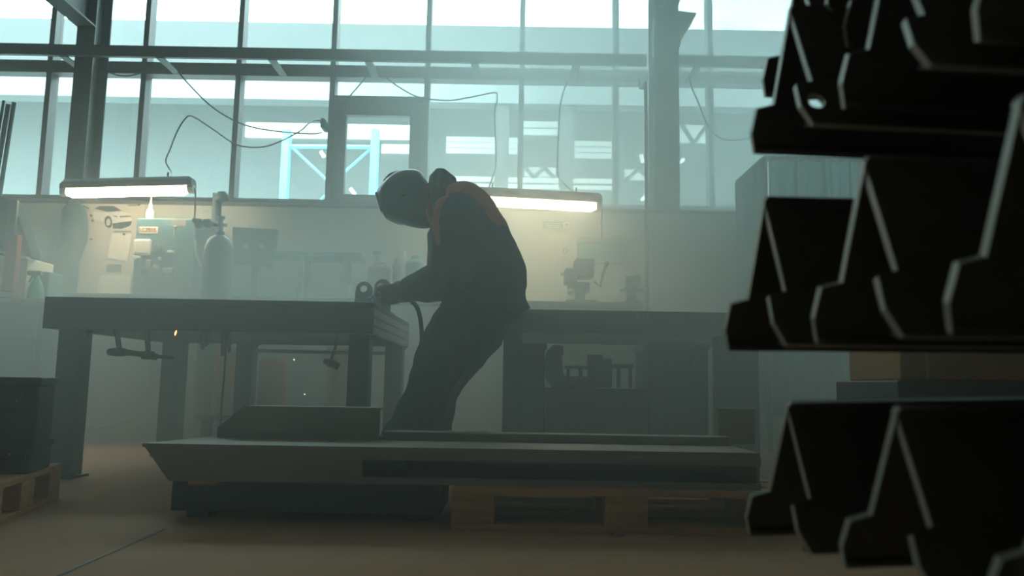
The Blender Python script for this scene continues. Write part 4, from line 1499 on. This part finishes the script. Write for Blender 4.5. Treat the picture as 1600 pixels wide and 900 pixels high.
for k in range(5):
    part('curtain_strip', M_pvc, cur, strip(V(CX + .22 * k, 6.5 + .012 * (k % 2), 0), V(CX + .22 * k + .25, 6.5 + .012 * (k % 2), 0), k * 1.7), True)
for k in range(3):
    part('curtain_strip', M_pvc, cur, strip(V(CX - .02 - .01 * (k % 2), 6.53 + .24 * k, 0), V(CX - .02 - .01 * (k % 2), 6.53 + .24 * k + .27, 0), k * 2.3 + 1), True)
part('top_rail', M_dteal, cur, lambda b: (cyl(b, V(CX - .03, 6.5, cz1 + .01), V(CX + 1.2, 6.5, cz1 + .01), .022), cyl(b, V(CX - .03, 6.5, cz1 + .01), V(CX - .03, 7.3, cz1 + .01), .022)), True)
for x, y in ((CX - .03, 7.3), (CX + 1.2, 6.5), (CX - .03, 6.5)):
    part('post', M_dteal, cur, lambda b: (cyl(b, V(x, y, 0), V(x, y, cz1 + .01), .022)), True)
for x in (CX, CX + .25, CX + .55):
    part('curtain_ring', M_chrome, cur, lambda b: ball(b, V(x, 6.47, cz1 - .01), .022, 8, 6), True)

SY = 2.6
s0 = at(1403, 594, SY)
slab = thing('steel_stand', V(s0.x + .4, SY + .25, 0), 'grey steel stand carrying the brown cardboard box', 'stand')
part('stand_top', M_dsteel, slab, lambda b: box(b, (s0.x, SY, s0.z - .09), (s0.x + .8, SY + .5, s0.z), .006))
for dx in (.04, .69):
    for dy in (.03, .4):
        part('leg', M_dsteel, slab, lambda b: box(b, (s0.x + dx, SY + dy, 0), (s0.x + dx + .07, SY + dy + .07, s0.z - .09)))
bxs = thing('cardboard_box', V(s0.x + .3, SY + .2, s0.z), 'brown cardboard box standing on the grey steel stand', 'box')
part('carton', M_card, bxs, lambda b: box(b, (s0.x + .02, SY + .02, s0.z), (s0.x + .6, SY + .42, s0.z + .3), .006))
part('flap', M_card, bxs, lambda b: (box(b, (s0.x + .02, SY + .02, s0.z + .3), (s0.x + .6, SY + .21, s0.z + .305)), box(b, (s0.x + .02, SY + .225, s0.z + .3), (s0.x + .6, SY + .42, s0.z + .305))))
part('corner_tape', M_drum, bxs, lambda b: box(b, (s0.x + .1, SY + .016, s0.z + .002), (s0.x + .11, SY + .02, s0.z + .3)))

# ------------------------------------------------------------------ stacked black folded profiles on their rack
AX = V(.996, .087, 0)
RW = V(.25, -.968, 0)
UPV = V(0, 0, 1)
A1 = V(.397, 1.25, 0)
PP = .235
PLEN = 2.6
TH = .011
PW = .085            # half width at the foot
YS = .66             # share of the leg above the step


def ray_hit(px, py, p0, nrm):
    d = CROT @ Vector(((px - 800) / FOC, -(py - 450) / FOC, -1))
    t = (p0 - CAMLOC).dot(nrm) / d.dot(nrm)
    return CAMLOC + d * t


def profile(base, h, label, group, holes=(), apexcut=0.0, tilt=0.0):
    """an inverted V of folded sheet, stepped at its end; base = foot-level point under the apex"""
    t = thing('folded_profile', base, label, 'profile', group)
    apex = base + UPV * h
    AX = (globals()['AX'] + UPV * tilt).normalized()
    for sgn in (-1, 1):
        foot = base + RW * (PW * sgn)
        dn = (foot - apex)
        leg = dn.length
        dn.normalize()
        nrm = AX.cross(dn).normalized()
        if nrm.dot(RW) * sgn < 0:
            nrm = -nrm

        def fn(b):
            out = [(0, apexcut), (0, leg * .04), (.0, leg * YS), (-.028, leg * YS + .008), (-.03, leg * .86), (-.018, leg), (PLEN, leg), (PLEN, 0), (.004, 0)]
            out[0] = (0, .006)
            loops = [[apex + AX * a + dn * d for a, d in out]]
            for (s_, hit, r) in holes:
                if s_ == sgn:
                    c = hit(apex, nrm)
                    loops.append([c + AX * (r * math.cos(2 * math.pi * k / 18)) + dn * (r * math.sin(2 * math.pi * k / 18)) for k in range(18)])
            es = []
            for L in loops:
                vs_ = bvert(b, L)
                es += [b.edges.new([vs_[i], vs_[(i + 1) % len(vs_)]]) for i in range(len(vs_))]
            bmesh.ops.triangle_fill(b, edges=es, use_beauty=True)
            fs = b.faces[:]
            g = bmesh.ops.extrude_face_region(b, geom=fs)
            for v in g['geom']:
                if isinstance(v, bmesh.types.BMVert):
                    v.co -= nrm * TH
            bmesh.ops.recalc_face_normals(b, faces=b.faces[:])
            for f in b.faces:
                f.normal_update()
                f.material_index = 0 if abs(f.normal.dot(nrm)) > .7 else 1
        lg = part('folded_side', [M_prof, M_cut], t, fn)
        # turned-in lip at the foot
        part('foot_lip', [M_prof], lg, lambda b: prism(b, [foot + AX * -.018, foot + AX * -.018 - RW * (sgn * .022), foot + AX * -.018 - RW * (sgn * .022) + UPV * .005, foot + AX * -.018 + UPV * .005 - RW * (sgn * .004)], AX * (PLEN + .018)))
    return t


def hole_at(px, py):
    return lambda apex, nrm: ray_hit(px, py, apex, nrm)


TILT = {'middle': .012, 'lowest': .03, 'upper': .0, 'topmost': .0}
rows = [
    # (foot z, height, shift along the axis, holes per profile)
    (.564, .240, 0.0, {1: [(-1, hole_at(1416, 447), .008)]}, 'middle'),
    (.270, .212, .03, {1: [(-1, hole_at(1472, 832), .007)]}, 'lowest'),
    (.898, .228, .05, {0: [(-1, hole_at(1275, 157), .017), (1, hole_at(1275, 157), .014), (1, hole_at(1547, 168), .013), (-1, hole_at(1547, 168), .024)]}, 'upper'),
    (1.043, .215, .14, {0: [(1, hole_at(1302, 2), .012), (-1, hole_at(1302, 2), .02)], 1: [(-1, hole_at(1302, 2), .014)]}, 'topmost'),
]
NTH = ['innermost, nearest the windows', 'second from the windows', 'third from the windows', 'fourth from the windows']
for fz, h, sh, hl, nm in rows:
    for k in range(3):
        base = A1 + RW * (PP * (k - (.5 if nm == 'topmost' else 0))) + AX * sh + UPV * fz
        profile(base, h, 'black folded steel profile in the %s layer, %s' % (nm, NTH[k]), 'black folded profiles on the cantilever rack', hl.get(k, ()), 0.0, TILT[nm])

rkb = A1 + AX * 1.7
rack = thing('cantilever_rack', V(rkb.x, rkb.y, 0), 'dark cantilever rack whose arms carry the black folded profiles', 'rack')
for s in (1.35, 2.2):
    post = A1 + AX * s - RW * .22
    part('post', M_black, rack, lambda b: prism(b, [post + AX * dx + RW * dy for dx, dy in ((-.04, -.05), (.04, -.05), (.04, .03), (-.04, .03))], (0, 0, 1.5)))
    for fz, h, sh, hl, nm in rows[:3]:
        part('arm', M_black, rack, lambda b: prism(b, [post + AX * dx + RW * dy + UPV * (fz - .029 + TILT[nm] * (s - .03 - sh)) for dx, dy in ((-.025, -.02), (.025, -.02), (.025, .72), (-.025, .72))], (0, 0, .022)))
    part('foot', M_black, rack, lambda b: prism(b, [post + AX * dx + RW * dy for dx, dy in ((-.05, -.1), (.05, -.1), (.05, .75), (-.05, .75))], (0, 0, .05)))

# ------------------------------------------------------------------ sparks
for px, py, Ys, dx, dy, lab in ((274.5, 520, 3.9, 1.2, -4, 'bright orange spark falling before the welding table leg'), (459.5, 562, 3.9, .8, 1.2, 'faint spark under the middle of the welding table'), (476, 616, 3.9, 1.2, .6, 'faint spark just above the steel channel')):
    a, c = at(px - dx, py - dy, Ys), at(px + dx, py + dy, Ys)
    solo('spark', M_spark if lab.startswith('bright') else M_spark_faint, lab, 'spark', lambda b: tube(b, [a, (a + c) / 2, c], [.0015, .0045, .0015], 6), True)

# ------------------------------------------------------------------ haze
hz = solo('haze', haze_material(), 'thin grey teal welding smoke filling the hall around the tables', 'smoke', lambda b: box(b, (-SIDE + .02, 1.95, .02), (SIDE - .02, GY - .1, TOPZ - .05)))
hz['kind'] = 'stuff'
hz.data.transform(Matrix.Translation(hz.location))
hz.location = (0, 0, 0)
hz.data.materials[0].cycles.volume_step_rate = 1.0
SC.cycles.volume_step_rate = 4.0
SC.cycles.volume_max_steps = 64
